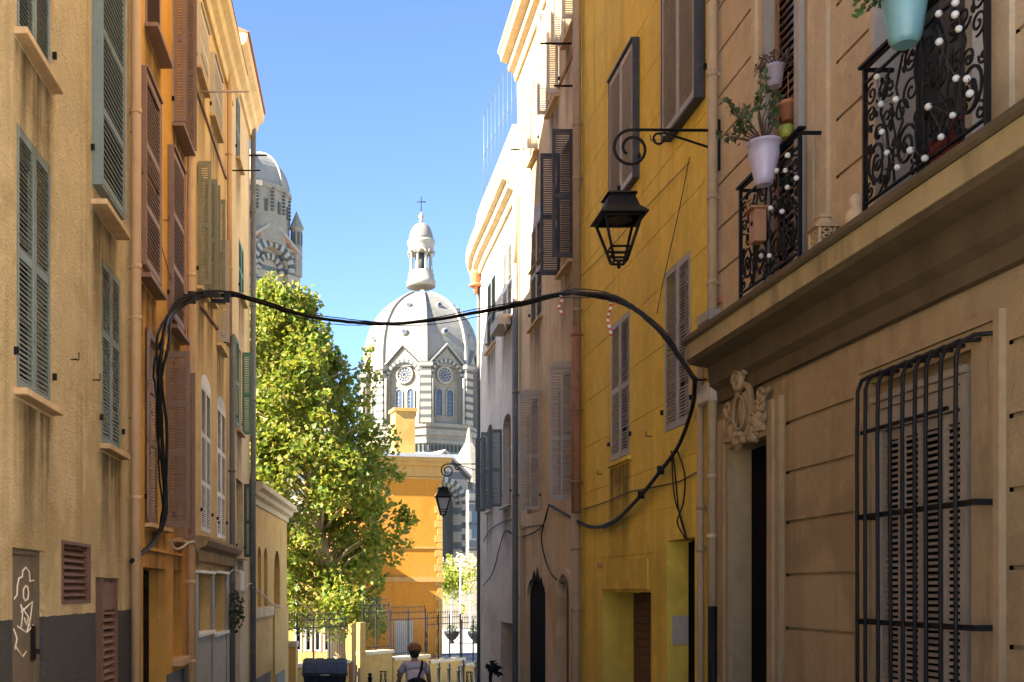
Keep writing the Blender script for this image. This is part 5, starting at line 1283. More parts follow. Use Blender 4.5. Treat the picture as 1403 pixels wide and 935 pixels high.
# ================================================================ STREET LANTERNS ON BRACKETS
M['frost'] = plain('lantern_glass', (.5,.5,.48), .3)
def lantern(top, s, wall_u, label, ph, plate, panes, wf=.315):
    """top: where the lamp hangs from its scroll; s: height of lamp in metres; wall_u: wall point of the arm"""
    t = thing('street_lantern', wall_u, label, 'street lamp')
    ax = V((wall_u.x-top.x, wall_u.y-top.y, 0)); L_ = ax.length; ax.normalize()
    r = L_*.17; zA = wall_u.z
    m = MB()
    c0 = V((top.x, top.y, zA))+ax*(r*.75)
    pts = [wall_u, c0+ax*.02]
    cc = c0-UP*r*1.1
    for k in range(1, 40):
        a = math.pi/2+k/39*R(500); rr = r*1.1*(1-.62*(k/39)**1.3); pts.append(cc+ax*(rr*math.cos(a))+UP*(rr*math.sin(a)))
    m.tube(pts, .016*s/.77, 8)
    q = wall_u-UP*L_*.2; e = V((top.x,top.y,zA))+ax*L_*.40-UP*.02
    br = [q, e+ax*.05-UP*.005]; 
    for k in range(16):
        a = R(60)+k*R(22); br.append(e-UP*.07*s/.77+ax*(.055*s/.77*math.cos(a))+UP*(.055*s/.77*math.sin(a)))
    m.tube(br, .012*s/.77, 7)
    m.obox(wall_u, ax, UP, ax.cross(UP), -.02, .012, -plate*.8, plate*.2, -.022, .022)
    m.build('bracket', M['iron'], t)
    # lamp head
    hw = s*wf; tz = top.z
    m = MB()
    sq = lambda w, z: [V((top.x+sx*w, top.y+sy*w, z)) for sx, sy in ((-1,-1),(1,-1),(1,1),(-1,1))]
    def fr(w0, z0, w1, z1):
        a, b_ = sq(w0,z0), sq(w1,z1)
        for k in range(4): m.poly([a[k], a[(k+1)%4], b_[(k+1)%4], b_[k]])
    fr(hw*.58, tz-.0, hw*.64, tz-.03*s); fr(hw*.52, tz-.03*s, hw*.70, tz-.20*s); fr(hw*.70, tz-.20*s, hw, tz-.30*s+.0); fr(hw, tz-.30*s, hw, tz-.32*s); fr(hw, tz-.32*s, hw*.74, tz-.33*s)
    m.poly(sq(hw*.58, tz)); m.tube([V((top.x,top.y,tz)), V((top.x,top.y,tz+.13*s))], .022*s, 8); m.lathe(V((top.x,top.y,tz)), [(.06*s,0),(.05*s,.03*s),(.02*s,.05*s)], 10)
    m.lathe(V((top.x,top.y,tz-.34*s)), [(hw*.6,0),(hw*.5,.04*s)], 12)
    lid = m.build('lamp_hood', M['iron'], t)
    m = MB(); zb = tz-.9*s; wa, wb = hw*.78, hw*.26
    zc1 = tz-.78*s; wc = wa+(wb-wa)*((tz-.33*s)-zc1)/((tz-.33*s)-zb)
    for sx, sy in ((-1,-1),(1,-1),(1,1),(-1,1)): m.tube([V((top.x+sx*wa, top.y+sy*wa, tz-.33*s)), V((top.x+sx*wb, top.y+sy*wb, zb))], .021*s, 6)
    for w_, z_ in ((wa, tz-.335*s), (wc*1.12, tz-.72*s), (wc*.86, tz-.80*s), (wb, zb)): m.tube(sq(w_, z_), .017*s, 6, closed=True)
    m.tube([V((top.x,top.y,zb+.02*s)), V((top.x,top.y,zb-.04*s))], .03*s, 8); m.ball((top.x,top.y,zb-.06*s), .026*s, 8, 6)
    m.build('lamp_cage', M['iron'], t)
    if panes:
        m = MB(); a, b_ = sq(wa*.96, tz-.34*s), sq(wb*.96, zb+.01)
        for k in (0, 2): m.poly([a[k], a[(k+1)%4], b_[(k+1)%4], b_[k]])
        m.build('glass_pane', M['frost'], t)
        m = MB(); m.lathe(V((top.x,top.y,tz-.75*s)), [(.05*s,0),(.07*s,.2*s),(.05*s,.42*s)], 10); m.build('lamp_insert', M['dark'], t)
wp = RF.pt(RF.u(987,.0), RF.z(987,179), .02)
tp_ = at(848, 268, wp.y-.02)
lantern(tp_, 105/K*wp.y*.97, wp, 'large black lantern hanging from a scrolled bracket in front of the yellow house', .56, .50, False)
w2 = V((.128*27.2, 27.2, EYE+(HY-636)/K*27.2)); t2 = at(608, 667, 27.0)
lantern(V((t2.x,27.2,t2.z)), 42/K*27.2, w2, 'small black lantern on a scrolled bracket at the grey corner house', .4, .3, True, .27)
# ================================================================ OVERHEAD CABLES
def curve(pts, n=10):
    pts = [V(p) for p in pts]; out = []
    P = [pts[0]*2-pts[1]]+pts+[pts[-1]*2-pts[-2]]
    for i in range(1, len(P)-2):
        a, b_, c, d = P[i-1:i+3]
        for k in range(n):
            t = k/n; out.append(.5*((2*b_)+(c-a)*t+(2*a-5*b_+4*c-d)*t*t+(3*b_-a-3*c+d)*t**3))
    out.append(pts[-1]); return out
yl = LF.Y(216, .1)
main = [LF.p(180,770,.06), LF.p(213,738,.08), LF.p(226,690,.16), LF.p(222,600,.16), LF.p(219,520,.18), LF.p(224,460,.22), at(236,428,13.2), at(262,409,13.6), at(318,405,14.6), at(350,413,15), at(420,433,15.8), at(500,443,16.3), at(577,441,16.2), at(680,423,15.2), at(760,404,13.9), at(800,402,13.0), at(850,411,12.2), at(900,450,11.3), at(930,488,10.9), at(952,521,10.6)]
right = [at(952,521,10.6), RF.p(948,560,.06), RF.p(930,610,.07), RF.p(905,645,.07), RF.p(875,682,.08), RF.p(840,715,.06), RF.p(810,722,.06), RF.p(780,708,.1), RF.p(752,692,.06)]
cb = thing('overhead_cable', main[8], 'thick black cable looping across the street from the orange house to the yellow house', 'cable')
cp = curve(main)
jr = random.Random(3); cp = [p+V((jr.gauss(0,.002), 0, jr.gauss(0,.0025))) for p in cp]
k0 = int(len(cp)*.33)
for j, (dx, dz, r_, a, c) in enumerate(((0,0,.024,0,None),(.045,-.05,.018,12,75),(-.04,.03,.016,14,78),(.03,.045,.014,50,100),(-.05,-.055,.013,14,70),(.02,-.03,.018,125,None),(.02,.035,.007,80,None),(-.015,-.05,.006,85,170))):
    m = MB(); q = cp[a:c]; n = len(q)
    w = lambda k: math.sin(math.pi*k/max(1,n-1))**.5 if j else 0
    m.tube([p+V((dx*w(k)*(1+.5*math.sin(k*.35+j)), 0, dz*w(k)*(1+.5*math.cos(k*.28+j*2)))) for k, p in enumerate(q)], r_, 8); m.build('cable', M['cable'], cb)
for j, (dx, dz, r_) in enumerate(((0,0,.022),(.03,.02,.014),(-.02,-.03,.014))):
    m = MB(); q = curve(right); m.tube([p+V((dx*.5, 0, dz))*(1 if k < 55 else .4) for k, p in enumerate(q)], r_, 8); m.build('cable', M['cable'], cb)
m = MB()                                         # clamps and splice boxes on the bundle
for px, py, Y, w_, h_ in ((285,404,13.9,.26,.05),(312,408,14.4,.05,.1),(302,413,14.2,.12,.04),(262,410,13.6,.1,.09)):
    p = at(px, py, Y); m.obox(p, V((1,.15,0)).normalized(), UP, V((0,1,0)), -w_, w_*.6, -h_*.6, h_*.6, -.03, .03)
m2 = MB(); m2.tube([LF.p(262,407,.0), at(262,407,13.6), at(320,402,14.6)], .02, 6); m2.build('cable_bracket', M['iron'], cb)
for k in range(2): p = curve(right)[30+k*9]; m.obox(p, V((.2,.9,0)).normalized(), UP, V((1,0,0)), -.03, .03, -.045, .05, -.04, .04)
m.build_each('cable_clamp', M['iron'], cb, 6)
m = MB()
for px, py, qx, qy in ((952,521,960,517),):
    m.tube([at(952,521,10.6), RF.p(968,520,.02)], .014, 6)
m.build('wall_tie', M['iron'], cb)
def wirething(name, label, runs, mat='wire', cat_='wire', rs=.008):
    t = thing(name, runs[0][0], label, cat_)
    for r_ in runs: m = MB(); m.tube(curve(r_, 8), rs, 6); m.build('strand', M[mat], t)
wirething('facade_wire', 'dusty wires strung along the brown wall under the heavy cornice', [
    [RF.p(px, py, .03+.01*math.sin(px)) for px, py in pts] for pts in (
    [(972,520),(1010,508),(1060,490),(1100,467),(1150,440),(1210,402),(1290,352),(1360,312),(1403,287)],
    [(972,522),(1020,505),(1075,478),(1120,458),(1190,412),(1240,378),(1300,345),(1350,308),(1403,290)],
    [(985,511),(1040,490),(1090,452),(1100,450),(1140,440),(1200,405),(1300,338),(1345,318),(1403,285)],
    [(1000,498),(1100,440),(1200,372),(1300,305),(1403,240)])], rs=.007)
wirething('facade_wire', 'loop of black wires hanging on the yellow wall above the intercom doorway', [
    [RF.p(px, py, .05) for px, py in pts] for pts in ([(922,620),(926,660),(930,700),(940,738)],[(927,615),(938,650),(936,690),(928,715),(938,737)],[(920,618),(924,680),(934,712),(941,739)])], 'cable', rs=.009)
wirething('facade_wire', 'thin cable running along the joint of the yellow wall', [[RF.p(px, py, .025) for px, py in ((955,647),(930,660),(900,667),(860,675),(830,688),(799,698))]], rs=.008)
wirething('facade_wire', 'thin guy wires crossing the yellow wall beneath the large lantern', [
    [RF.p(px, py, .03) for px, py in pts] for pts in ([(945,222),(880,290),(840,335),(800,375),(763,408)],[(945,215),(930,290),(912,370),(900,430)])], rs=.005)
wirething('facade_wire', 'dark cable loops on the pinkish wall below the folded-out shutters', [
    [RF.p(px, py, .05) for px, py in pts] for pts in ([(752,692),(745,718),(742,740),(748,770),(758,790),(772,800)],[(752,692),(742,722),(715,736),(704,733),(694,728)],[(742,720),(725,722),(712,727)])], 'cable', rs=.013)
f1_ = segs[0]; f2_ = segs[1]
wirething('facade_wire', 'dark cable draped across the pale grey corner house', [
    [f1_.p(704,733,.04), f1_.p(692,728,.04), f1_.p(684,752,.04), f2_.p(675,785,.05), f2_.p(662,803,.06)], [f1_.p(704,712,.04), f1_.p(690,715,.04), f2_.p(672,726,.05), f2_.p(662,742,.06)]], 'cable', rs=.012)
wirething('facade_wire', 'white cable loop below the brown shutters at the beige drainpipe', [
    [LF.p(232,740,.05), LF.p(240,752,.08), LF.p(250,750,.12), LF.p(258,744,.16), LF.p(266,744,.16), LF.p(272,760,.05), LF.p(274,776,.03)]], 'wirew', rs=.016)
wirething('facade_wire', 'cable drooping between the dark drainpipes and the yellow annex', [
    [LF.p(313,788,.05), LF.p(318,782,.1), LF.p(325,782,.12), LF.p(331,802,.1), LF.p(335,814,.1), LF.p(338,803,.12), LF5.p(345,800,.05), LF5.p(352,808,.05), LF5.p(364,818,.04), LF5.p(372,826,.04), LF5.p(389,834,.04)]], 'wirew', rs=.013)
wirething('facade_wire', 'thin dark wire slanting across the orange house', [[LF.p(px, py, .04) for px, py in ((179,180),(199,250),(219,330),(234,383),(238,405))]], rs=.006)
# warning tape ends hanging from the cable
M['tape'] = None
def tape_mat():
    m, nt, N, L, b_ = newmat('red_white_tape'); tc = N.new('ShaderNodeTexCoord'); w = N.new('ShaderNodeTexWave'); w.inputs['Scale'].default_value = 4.5; w.bands_direction = 'Z'
    L.new(tc.outputs['Object'], w.inputs['Vector']); L.new(mix(nt, ramp(nt, w.outputs['Fac'], .48, .52), (.65,.05,.03), (.8,.78,.75)), b_.inputs['Base Color']); return m
M['tape'] = tape_mat()
for px, Y, ya, yb_, lab in ((835,12.5,408,460,'long strip of red and white tape hanging in front of the yellow wall'), (768,13.7,405,432,'short torn strip of red and white tape knotted on the cable before the pinkish house')):
    m = MB(); n = 9; o = at(px, ya, Y); pts = []
    for k in range(n+1):
        q = at(px+2.5*math.sin(k*.9), ya+(yb_-ya)*k/n, Y); pts.append((q+V((-.015,.01*math.sin(k),0)), q+V((.015,-.01*math.sin(k*1.3),0))))
    for (a, c), (d, e) in zip(pts, pts[1:]): m.prism([a, c, e, d], V((0,.003,0)))
    ob = m.build('warning_tape', M['tape']); tag(ob, lab, 'tape', 'tape strips on the cable')
# ================================================================ THINGS ON THE BALCONIES
f = RF
def pot(label, c, prof, mat, name='flower_pot', n=18, sx=1.0, k=1.0):
    prof = [(r_*k, h*.92 if k < 1 else h) for r_, h in prof]
   
    t = thing(name, c, label, 'flower pot'); m = MB(); m.lathe(c, prof, n, sx=sx); m.build('pot', mat, t); return t
M['bleaf'] = leafmat('balcony_leaf', [(.03,.06,.015),(.07,.11,.03),(.05,.08,.03),(.12,.10,.04)], .25)
M['bleaf2'] = leafmat('fern_leaf', [(.04,.10,.02),(.09,.18,.04),(.06,.13,.03)], .3)
M['stem'] = plain('brown_stem', (.10,.065,.04), .8)
# lilac planter with a straggly shrub
c = f.pt(f.u(1047,.32), f.z(1047,254,.32), .32)
t = pot('lilac plastic planter with a straggly shrub hung on the far balcony railing', c, [(.075,0),(.10,.05),(.155,.27),(.165,.36),(.175,.36),(.175,.385),(.155,.385),(.13,.30)], M['lilac'], k=.78)
sm, lf = MB(), MB()
for k in range(17):
    a = random.uniform(0, 6.28); rr = random.uniform(.15,.42); h = random.uniform(.12,.52)
    p0 = c+UP*.34; p2 = p0+V((rr*math.cos(a)*.7-.06, rr*math.sin(a)*.9, h)); p1 = p0.lerp(p2,.5)+V((.03*math.cos(a*2),.03,.02))
    sm.tube([p0,p1,p2], [.008,.006,.003], 5)
    for q in (p1.lerp(p2,.5), p2): leafcloud(lf, q, .055, 6, .07)
sm.build('stems', M['stem'], t); lf.build('foliage', M['bleaf'], t)
# pale blue planter with fern
c = f.pt(f.u(1240,.34), f.z(1240,62,.34), .34)
t = pot('pale blue planter with trailing fern hung on the nearest balcony railing', c, [(.09,0),(.12,.04),(.165,.28),(.18,.36),(.195,.36),(.195,.40),(.165,.40),(.14,.3)], M['blue'], k=.78)
sm, lf = MB(), MB()
for k in range(34):
    a = random.uniform(0, 6.28); rr = random.uniform(.12,.32); p0 = c+UP*.38
    p2 = p0+V((rr*math.cos(a), rr*math.sin(a), random.uniform(-.12,.22))); p1 = p0.lerp(p2,.5)+UP*.1
    sm.tube([p0,p1,p2], .004, 5)
    for j in range(12):
        q = p1.lerp(p2, j/11); leafcloud(lf, q, .02, 3, .045)
sm.build('stems', M['stem'], t); lf.build('foliage', M['bleaf2'], t)
# hanging pots in the far window
c = f.pt(f.u(1062,.02), f.z(1062,119,.02), .02)
t = pot('small mauve pot with a withered plant hanging in the far balcony window', c, [(.055,0),(.075,.16),(.085,.16),(.085,.18),(.07,.18)], M['lilac'])
sm, lf = MB(), MB()
for k in range(16):
    a = k*.7; p0 = c+UP*.17; p1 = p0+V((.09*math.cos(a),.09*math.sin(a),.09)); p2 = p0+V((.17*math.cos(a),.17*math.sin(a),-.08+random.uniform(0,.14))); sm.tube([p0,p1,p2], .005, 5); leafcloud(lf, p1.lerp(p2,.5), .05, 5, .06)
sm.tube([c+UP*.17+V((.07,0,0)), c+UP*.8], .003, 4); sm.build('stems', M['stem'], t); lf.build('foliage', leafmat('withered_leaf', [(.16,.07,.06),(.10,.06,.05),(.2,.12,.08)], .2), t)
c = f.pt(f.u(1080,.03), f.z(1080,167,.03), .03)
t = pot('terracotta pot on a hook inside the far balcony window', c, [(.055,0),(.07,.13),(.08,.13),(.08,.165),(.065,.165)], M['tile'])
m = MB(); m.tube([c+UP*.16, c+UP*.42], .004, 5); m.build('hook_rod', M['tile'], t)
c = f.pt(f.u(1077,.1), f.z(1077,190,.1), .1); m = MB(); m.lathe(c, [(.05,0),(.06,.1),(.055,.1),(.045,.02)], 12)
tag(m.build('plastic_tub', M['lime']), 'small lime yellow tub standing behind the far balcony railing', 'tub')
# birdhouse on the far railing
c = f.pt(f.u(1043,.24), f.z(1043,333,.24), .22); t = thing('birdhouse', c, 'wooden birdhouse fixed to the far wrought iron balcony railing', 'birdhouse')
m = MB(); m.obox(c, f.d, UP, f.n, -.06, .06, 0, .27, 0, .10); m.build('box', M['wood'], t, bevel=.004)
m = MB(); m.obox(c+UP*.272, f.d, (UP*.95-f.n*.0).normalized(), f.n, -.08, .08, 0, .02, -.01, .14); m.build('roof', M['wood'], t)
m = MB(); m.lathe(c+UP*.16+f.n*.098, [(.02,0),(.02,.006)], 12, f.n); m.build('entrance_hole', M['dark'], t)
# ornaments on the cornice
zC = 3.86+.245
c = f.pt(f.u(1130,.2), zC, .22); t = thing('ornamental_lantern', c, 'small pale fretwork lantern standing on the cornice between the balconies', 'lantern')
m = MB()
for sx in (-1,1):
    for sy in (-1,1): m.obox(c, f.d, f.n, UP, sx*.075-.01, sx*.075+.01, sy*.055-.01, sy*.055+.01, 0, .17)
for s in (-1,1):
    for k in range(4): 
        z = .025+.042*k
        for sg in (1,-1): m.obox(c+f.n*s*.055+UP*(z+.02), (f.d+UP*.5*sg).normalized(), UP, f.n, -.07, .07, -.007, .007, -.005, .005); m.obox(c+f.d*s*.075+UP*(z+.02), (f.n+UP*.5*sg).normalized(), UP, f.d, -.05, .05, -.007, .007, -.005, .005)
m.obox(c, f.d, f.n, UP, -.09, .09, -.07, .07, 0, .015); m.build('fretwork_body', M['pier'], t)
m = MB(); m.lathe(c+UP*.172, [(.14,0),(.05,.05),(.05,.085),(.075,.085),(.02,.12)], 4, flat=True, a0=R(45)); m.build('lid', M['pier'], t)
c = f.pt(f.u(1180,.16), zC, .19); m = MB(); m.lathe(c, [(.05,0),(.075,.05),(.08,.12),(.06,.16),(.045,.17),(.055,.19),(.055,.24),(.03,.27)], 14)
tag(m.build('stone_urn', M['pier']), 'small pale stone urn at the left foot of the nearest balcony', 'urn')
# red cloth behind the nearest railing
m = MB(); u0 = f.u(1312,.1); n = 10
for k in range(n):
    for j in range(5):
        P_ = lambda a, c: f.pt(u0+.035*a, 4.17+.06*c+.012*math.sin(a*1.3), .08+.02*math.sin(a*1.9+c))
        m.poly([P_(k,j), P_(k+1,j), P_(k+1,j+1), P_(k,j+1)], True)
ob = m.build('red_cloth', M['red']); so = ob.modifiers.new('Solidify','SOLIDIFY'); so.thickness = .006
tag(ob, 'dark red cloth bundled behind the nearest balcony railing', 'cloth')
# strings of white balls woven through the railings
def lights(label, pts, off, r_):
    t = thing('string_light', f.p(*pts[0], off), label, 'string lights', 'ball lights on the balcony railings')
    P_ = [f.p(px, py, off+.03*((i*7) % 3)/2) for i, (px, py) in enumerate(pts)]
    m = MB(); m.tube(curve([p+V((0,0,.012)) for p in P_], 6), .0022, 5); m.build('wire', M['wire'], t)
    for p in P_:
        m = MB(); m.ball(p, r_*random.uniform(.92,1.08), 14, 10); m.build('bulb', M['bulb'], t)
S3 = 3.167
lights('string of white ball lights woven through the nearest balcony railing', [(960+x/S3, y/S3) for x, y in
    [(765,335),(783,452),(847,432),(786,573),(808,664),(853,727),(909,653),(973,688),(1043,595),(988,464),(1094,501),(1168,407),(1156,343),(1108,341),(1035,182),(1120,126),(1104,64),(1033,60),(1105,12)]], PR+.03, .0205)
lights('string of white ball lights woven through the far balcony railing', [(960+x/S3, y/S3+dy) for x, y, dy in
    [(263,382,230),(298,382,230),(303,175,230),(353,190,230),(376,85,230),(415,45,230),(368,12,230),(329,12,230),(377,675,0)]], PR+.03, .0205)
# ================================================================ DUMPSTER
M['bin'] = plain('navy_plastic', (.022,.028,.045), .45)
Yd = 27.2; pl_ = at(414, 930, Yd); pr_ = at(476, 930, Yd); g0_ = gz(Yd)
dcen = V(((pl_.x+pr_.x)/2, Yd+.5, g0_)); wd = (pr_.x-pl_.x)
t = thing('dumpster', dcen, 'dark navy wheeled dumpster with a ribbed lid in front of the iron fence', 'dumpster')
X_, Y_ = V((1,0,0)), V((0,1,0))
m = MB(); zt1 = EYE+(HY-926)/K*Yd
def frus(mb, w0, d0, z0, w1, d1, z1):
    a = [dcen+V((sx*w0/2, sy*d0/2, z0-g0_)) for sx, sy in ((-1,-1),(1,-1),(1,1),(-1,1))]; c = [dcen+V((sx*w1/2, sy*d1/2, z1-g0_)) for sx, sy in ((-1,-1),(1,-1),(1,1),(-1,1))]
    for k in range(4): mb.poly([a[k], a[(k+1)%4], c[(k+1)%4], c[k]])
    mb.poly(a); mb.poly(c)
frus(m, wd*.82, .75, g0_+.2, wd*.96, .98, zt1); frus(m, wd*1.02, 1.06, zt1, wd*1.02, 1.06, zt1+.05)
for k in range(5): m.obox(dcen, X_, Y_, UP, -wd*.36+wd*.18*k-.02, -wd*.36+wd*.18*k+.02, -.50, -.42, .35, zt1-g0_-.05)
m.build('body', M['bin'], t, bevel=.02)
m = MB()                                         # domed lid sloping towards the street
n = 8; prof = [(-.56, .06), (-.45,.16), (-.2,.30), (.1,.37), (.35,.38), (.53,.34), (.53,.06)]
m.prism([dcen+V((-wd*.5, y, zt1-g0_+z)) for y, z in prof], V((wd,0,0)))
for k in range(4):
    x0 = -wd*.46+wd*.245*k
    m.prism([dcen+V((x0, y, zt1-g0_+z+.02)) for y, z in prof[:6]]+[dcen+V((x0, y, zt1-g0_+z-.02)) for y, z in prof[:6][::-1]], V((wd*.19,0,0)))
m.build('lid', M['bin'], t, bevel=.012)
m = MB(); m.tube([dcen+V((-.12,-.6,zt1-g0_+.02)), dcen+V((.12,-.6,zt1-g0_+.02))], .018, 6); m.build('handle', M['wgrey'], t)
for sx in (-1,1):
    for sy in (-1,1):
        m = MB(); m.lathe(dcen+V((sx*wd*.36-.03, sy*.3, .1)), [(.1,0),(.1,.06)], 14, X_); m.build('wheel', M['cable'], t)
for k, (dx, h, r_) in enumerate(((.0,.42,.2),(.28,.36,.14))):
    pass
pst = thing('metal_post', dcen+V((wd*.5+.15,-.35,0)), 'bundle of grey metal posts leaning by the right side of the dumpster', 'post')
m = MB()
for dx in (0,.09,.16): m.tube([dcen+V((wd*.5+.1+dx,-.4,0)), dcen+V((wd*.5+.14+dx,-.3,zt1-g0_+.35-dx))], .035, 8)
m.build('posts', M['wgrey'], pst)
# ================================================================ BOLLARDS AND STANDS
M['boll'] = paint('dark_bollard', (.009,.009,.010), wear=.2)
def bollard_mb(o, h, r_):
    m = MB(); m.lathe(o, [(r_*1.5,0),(r_*1.5,.12),(r_,.16),(r_,h*.78),(r_*1.35,h*.8),(r_*1.35,h*.84),(r_*.7,h*.87),(r_*1.1,h*.93),(r_*.8,h*.98),(.01,h)], 12); return m
bl = [(507,922,'left of the crossed stand'),(601,908,'nearest to the cyclist on the right side'),(615,909,'second to the right of the cyclist'),(628,912,'third to the right of the cyclist'),(634,904,'just left of the right-hand crossed stand'),(651,906,'right next to the grey corner house'),(547,917,'partly hidden left of the cyclist')]
for px, py, lab in bl:
    Y = 1450*(EYE-.92+.055*0)/(py-HY)            # solve for the distance where the bollard foot meets the street
    for _ in range(30): Y = K*(EYE-gz(Y)-1.0)/(py-HY) if False else Y+.5*((K*(EYE-gz(Y)-1.0)/(py-HY))-Y)
    Y = max(30.5, min(36.0, Y)); zt = EYE+(HY-py)/K*Y; c = V(((px-CX)/K*Y, Y, gz(Y)))
    ob = bollard_mb(c, zt-gz(Y), .055).build('bollard', M['boll']); tag(ob, 'dark iron street bollard, '+lab, 'bollard', 'bollards along the crossing')
for px, py, lab in ((525,920,'small crossed metal stand left of the cyclist before the yellow wall'),(643,921,'small crossed metal stand near the grey corner house')):
    Y = 31.5; zt = EYE+(HY-py)/K*Y; c = V(((px-CX)/K*Y, Y, 0)); m = MB(); zb = gz(Y)
    for a, c2 in ((-.09,.09),(.09,-.09)): m.tube([c+V((a,0,zb)), c+V((c2,0,(zt+zb)/2-.1)), c+V((-a if 0 else c2*.3,0,zt))], .014, 6)
    for x in (-.1,.1): m.tube([c+V((x,0,zb)), c+V((x*.8,0,zt))], .014, 6)
    m.tube([c+V((-.1,0,zt)), c+V((.1,0,zt))], .016, 6)
    m.tube([c+V((-.1,0,zt)), c+V((0,0,zt-.35)), c+V((.1,0,zt))], .012, 6)
    tag(m.build('crossed_stand', M['boll']), lab, 'stand')
# red post with a torn black bag by the grey house
Yp = 21.5; c = at(672, 935, Yp); b0 = V((c.x,Yp,gz(Yp)+.1)); t = thing('red_post', b0, 'short dark red post with a torn black bag snagged on it beside the grey house', 'post')
zt = EYE+(HY-914)/K*Yp
m = MB(); m.tube([b0, V((b0.x,Yp,zt-.1))], .035, 8); m.build('post', M['fpost'], t)
m = MB(); rg = random.Random(4)
o = V((b0.x+.05,Yp-.02,zt-.05))
for k in range(26):
    a = rg.uniform(0,6.28); p = o+V((rg.uniform(-.06,.06), rg.uniform(-.05,.05), rg.uniform(-.12,.1))); q = p+V((math.cos(a)*.16+.05, rg.uniform(-.06,.06), math.sin(a)*.11)); s_ = p+V((math.cos(a+.8)*.12, rg.uniform(-.05,.05), math.sin(a+.8)*.1)); m.poly([p,q,s_])
m.ball(o, .1, 9, 6, (1.2,.8,.8)); m.build('torn_bag', M['cable'], t)
# ================================================================ CYCLIST
Yc = 18.0; SZ = .92; xc = (568-CX)/K*Yc; gc = gz(Yc); O = V((xc, Yc, gc))
bk = thing('bicycle', O, 'dark city bicycle ridden down the middle of the street', 'bicycle')
def P(x, y, z): return O+V((x, y, z))*SZ
wb = .52
for y in (-.52, .52):
    m = MB(); m.tube([P(0, y+.325*math.cos(a), .34+.325*math.sin(a)) for a in [2*math.pi*k/28 for k in range(28)]], .018, 8, closed=True); wh = m.build('wheel', M['cable'], bk)
    m = MB()
    for k in range(14): a = 2*math.pi*k/14; m.tube([P(.02*(-1)**k, y, .34), P(0, y+.31*math.cos(a), .34+.31*math.sin(a))], .0022, 4)
    m.tube([P(-.04,y,.34), P(.04,y,.34)], .02, 8); m.build('spokes', M['wgrey'], wh)
m = MB()
for a, c in (((0,-.05,.30),(0,-.22,.86)),((0,-.05,.30),(0,.36,.72)),((0,-.20,.78),(0,.34,.84)),((.05,-.52,.34),(.03,-.05,.30)),((-.05,-.52,.34),(-.03,-.05,.30)),((.05,-.52,.34),(.02,-.20,.76)),((-.05,-.52,.34),(-.02,-.20,.76)),((0,.32,.93),(0,.38,.66)),((.05,.39,.64),(.05,.52,.34)),((-.05,.39,.64),(-.05,.52,.34)),((.05,.39,.64),(-.05,.39,.64))): m.tube([P(*a), P(*c)], .017, 8)
m.build('frame', M['dgrey'], bk)
m = MB(); m.tube([P(0,.31,.95), P(0,.36,1.05), P(-.12,.36,1.06), P(-.30,.26,1.05)], .013, 8); m.tube([P(0,.36,1.05), P(.12,.36,1.06), P(.30,.26,1.05)], .013, 8); m.build('handlebar', M['iron'], bk)
m = MB(); m.prism([P(-.09,-.36,.93), P(.09,-.36,.93), P(.05,-.14,.94), P(.025,-.04,.94), P(-.025,-.04,.94), P(-.05,-.14,.94)], V((0,0,.05))); m.build('saddle', M['cable'], bk, bevel=.015)
m = MB(); m.tube([P(.07,-.05,.30), P(.07,.06,.18)], .01, 6); m.tube([P(-.07,-.05,.30), P(-.07,-.16,.42)], .01, 6); m.tube([P(-.07,-.05,.3), P(.07,-.05,.3)], .014, 6); m.tube([P(.07,.06,.18), P(.16,.06,.18)], .014, 6); m.tube([P(-.07,-.16,.42), P(-.16,-.16,.42)], .014, 6); m.build('pedal_crank', M['iron'], bk)
# rider: one continuous body grown over a posed skeleton
M['skin'] = plain('skin', (.42,.25,.17), .6)
def skinned(name, V_, E_, R_, mat, parent, sub=2):
    me = bpy.data.meshes.new(name); me.from_pydata([tuple(V(p)*SZ+O-V(parent.location)) for p in V_], E_, [])
    ob = bpy.data.objects.new(name, me); COL.objects.link(ob); ob.parent = parent
    sk = ob.modifiers.new('Skin', 'SKIN'); sk.use_smooth_shade = True
    for i, r_ in enumerate(R_): me.skin_vertices[0].data[i].radius = tuple(x*SZ for x in (r_ if isinstance(r_, tuple) else (r_, r_)))
    me.skin_vertices[0].data[0].use_root = True
    ss_ = ob.modifiers.new('Subdivision', 'SUBSURF'); ss_.levels = sub; ss_.render_levels = sub
    me.materials.append(mat); return ob
pr = thing('person', O, 'cyclist seen from behind in a grey t-shirt and orange-brown helmet with a black shoulder bag', 'person')
Vv = [(0,-.22,1.0),(0,-.18,1.16),(0,-.10,1.32),(0,-.02,1.44),(0,.0,1.50),(0,.02,1.57)]; Rr_ = [(.14,.11),(.125,.09),(.125,.085),(.11,.075),(.06,.06),(.055,.055)]
Ev = [(0,1),(1,2),(2,3),(3,4),(4,5)]
def chain(start, pts, rs):
    prev = start
    for p, r_ in zip(pts, rs): Vv.append(p); Rr_.append(r_); Ev.append((prev, len(Vv)-1)); prev = len(Vv)-1
    return prev
hands = []
for s in (-1, 1):
    e = chain(3, [(s*.17,-.02,1.42),(s*.235,.03,1.34),(s*.265,.08,1.20),(s*.28,.16,1.12),(s*.285,.21,1.09),(s*.29,.245,1.085)], [.075,.058,.048,.042,.032,.034])
    for k in range(4): chain(e, [(s*(.27+.018*k),.285,1.095),(s*(.27+.018*k),.305+.004*(k%2),1.07),(s*(.27+.018*k),.29,1.045)], [.010,.0095,.0085])
    chain(e, [(s*.262,.24,1.065),(s*.255,.265,1.04)], [.011,.009])
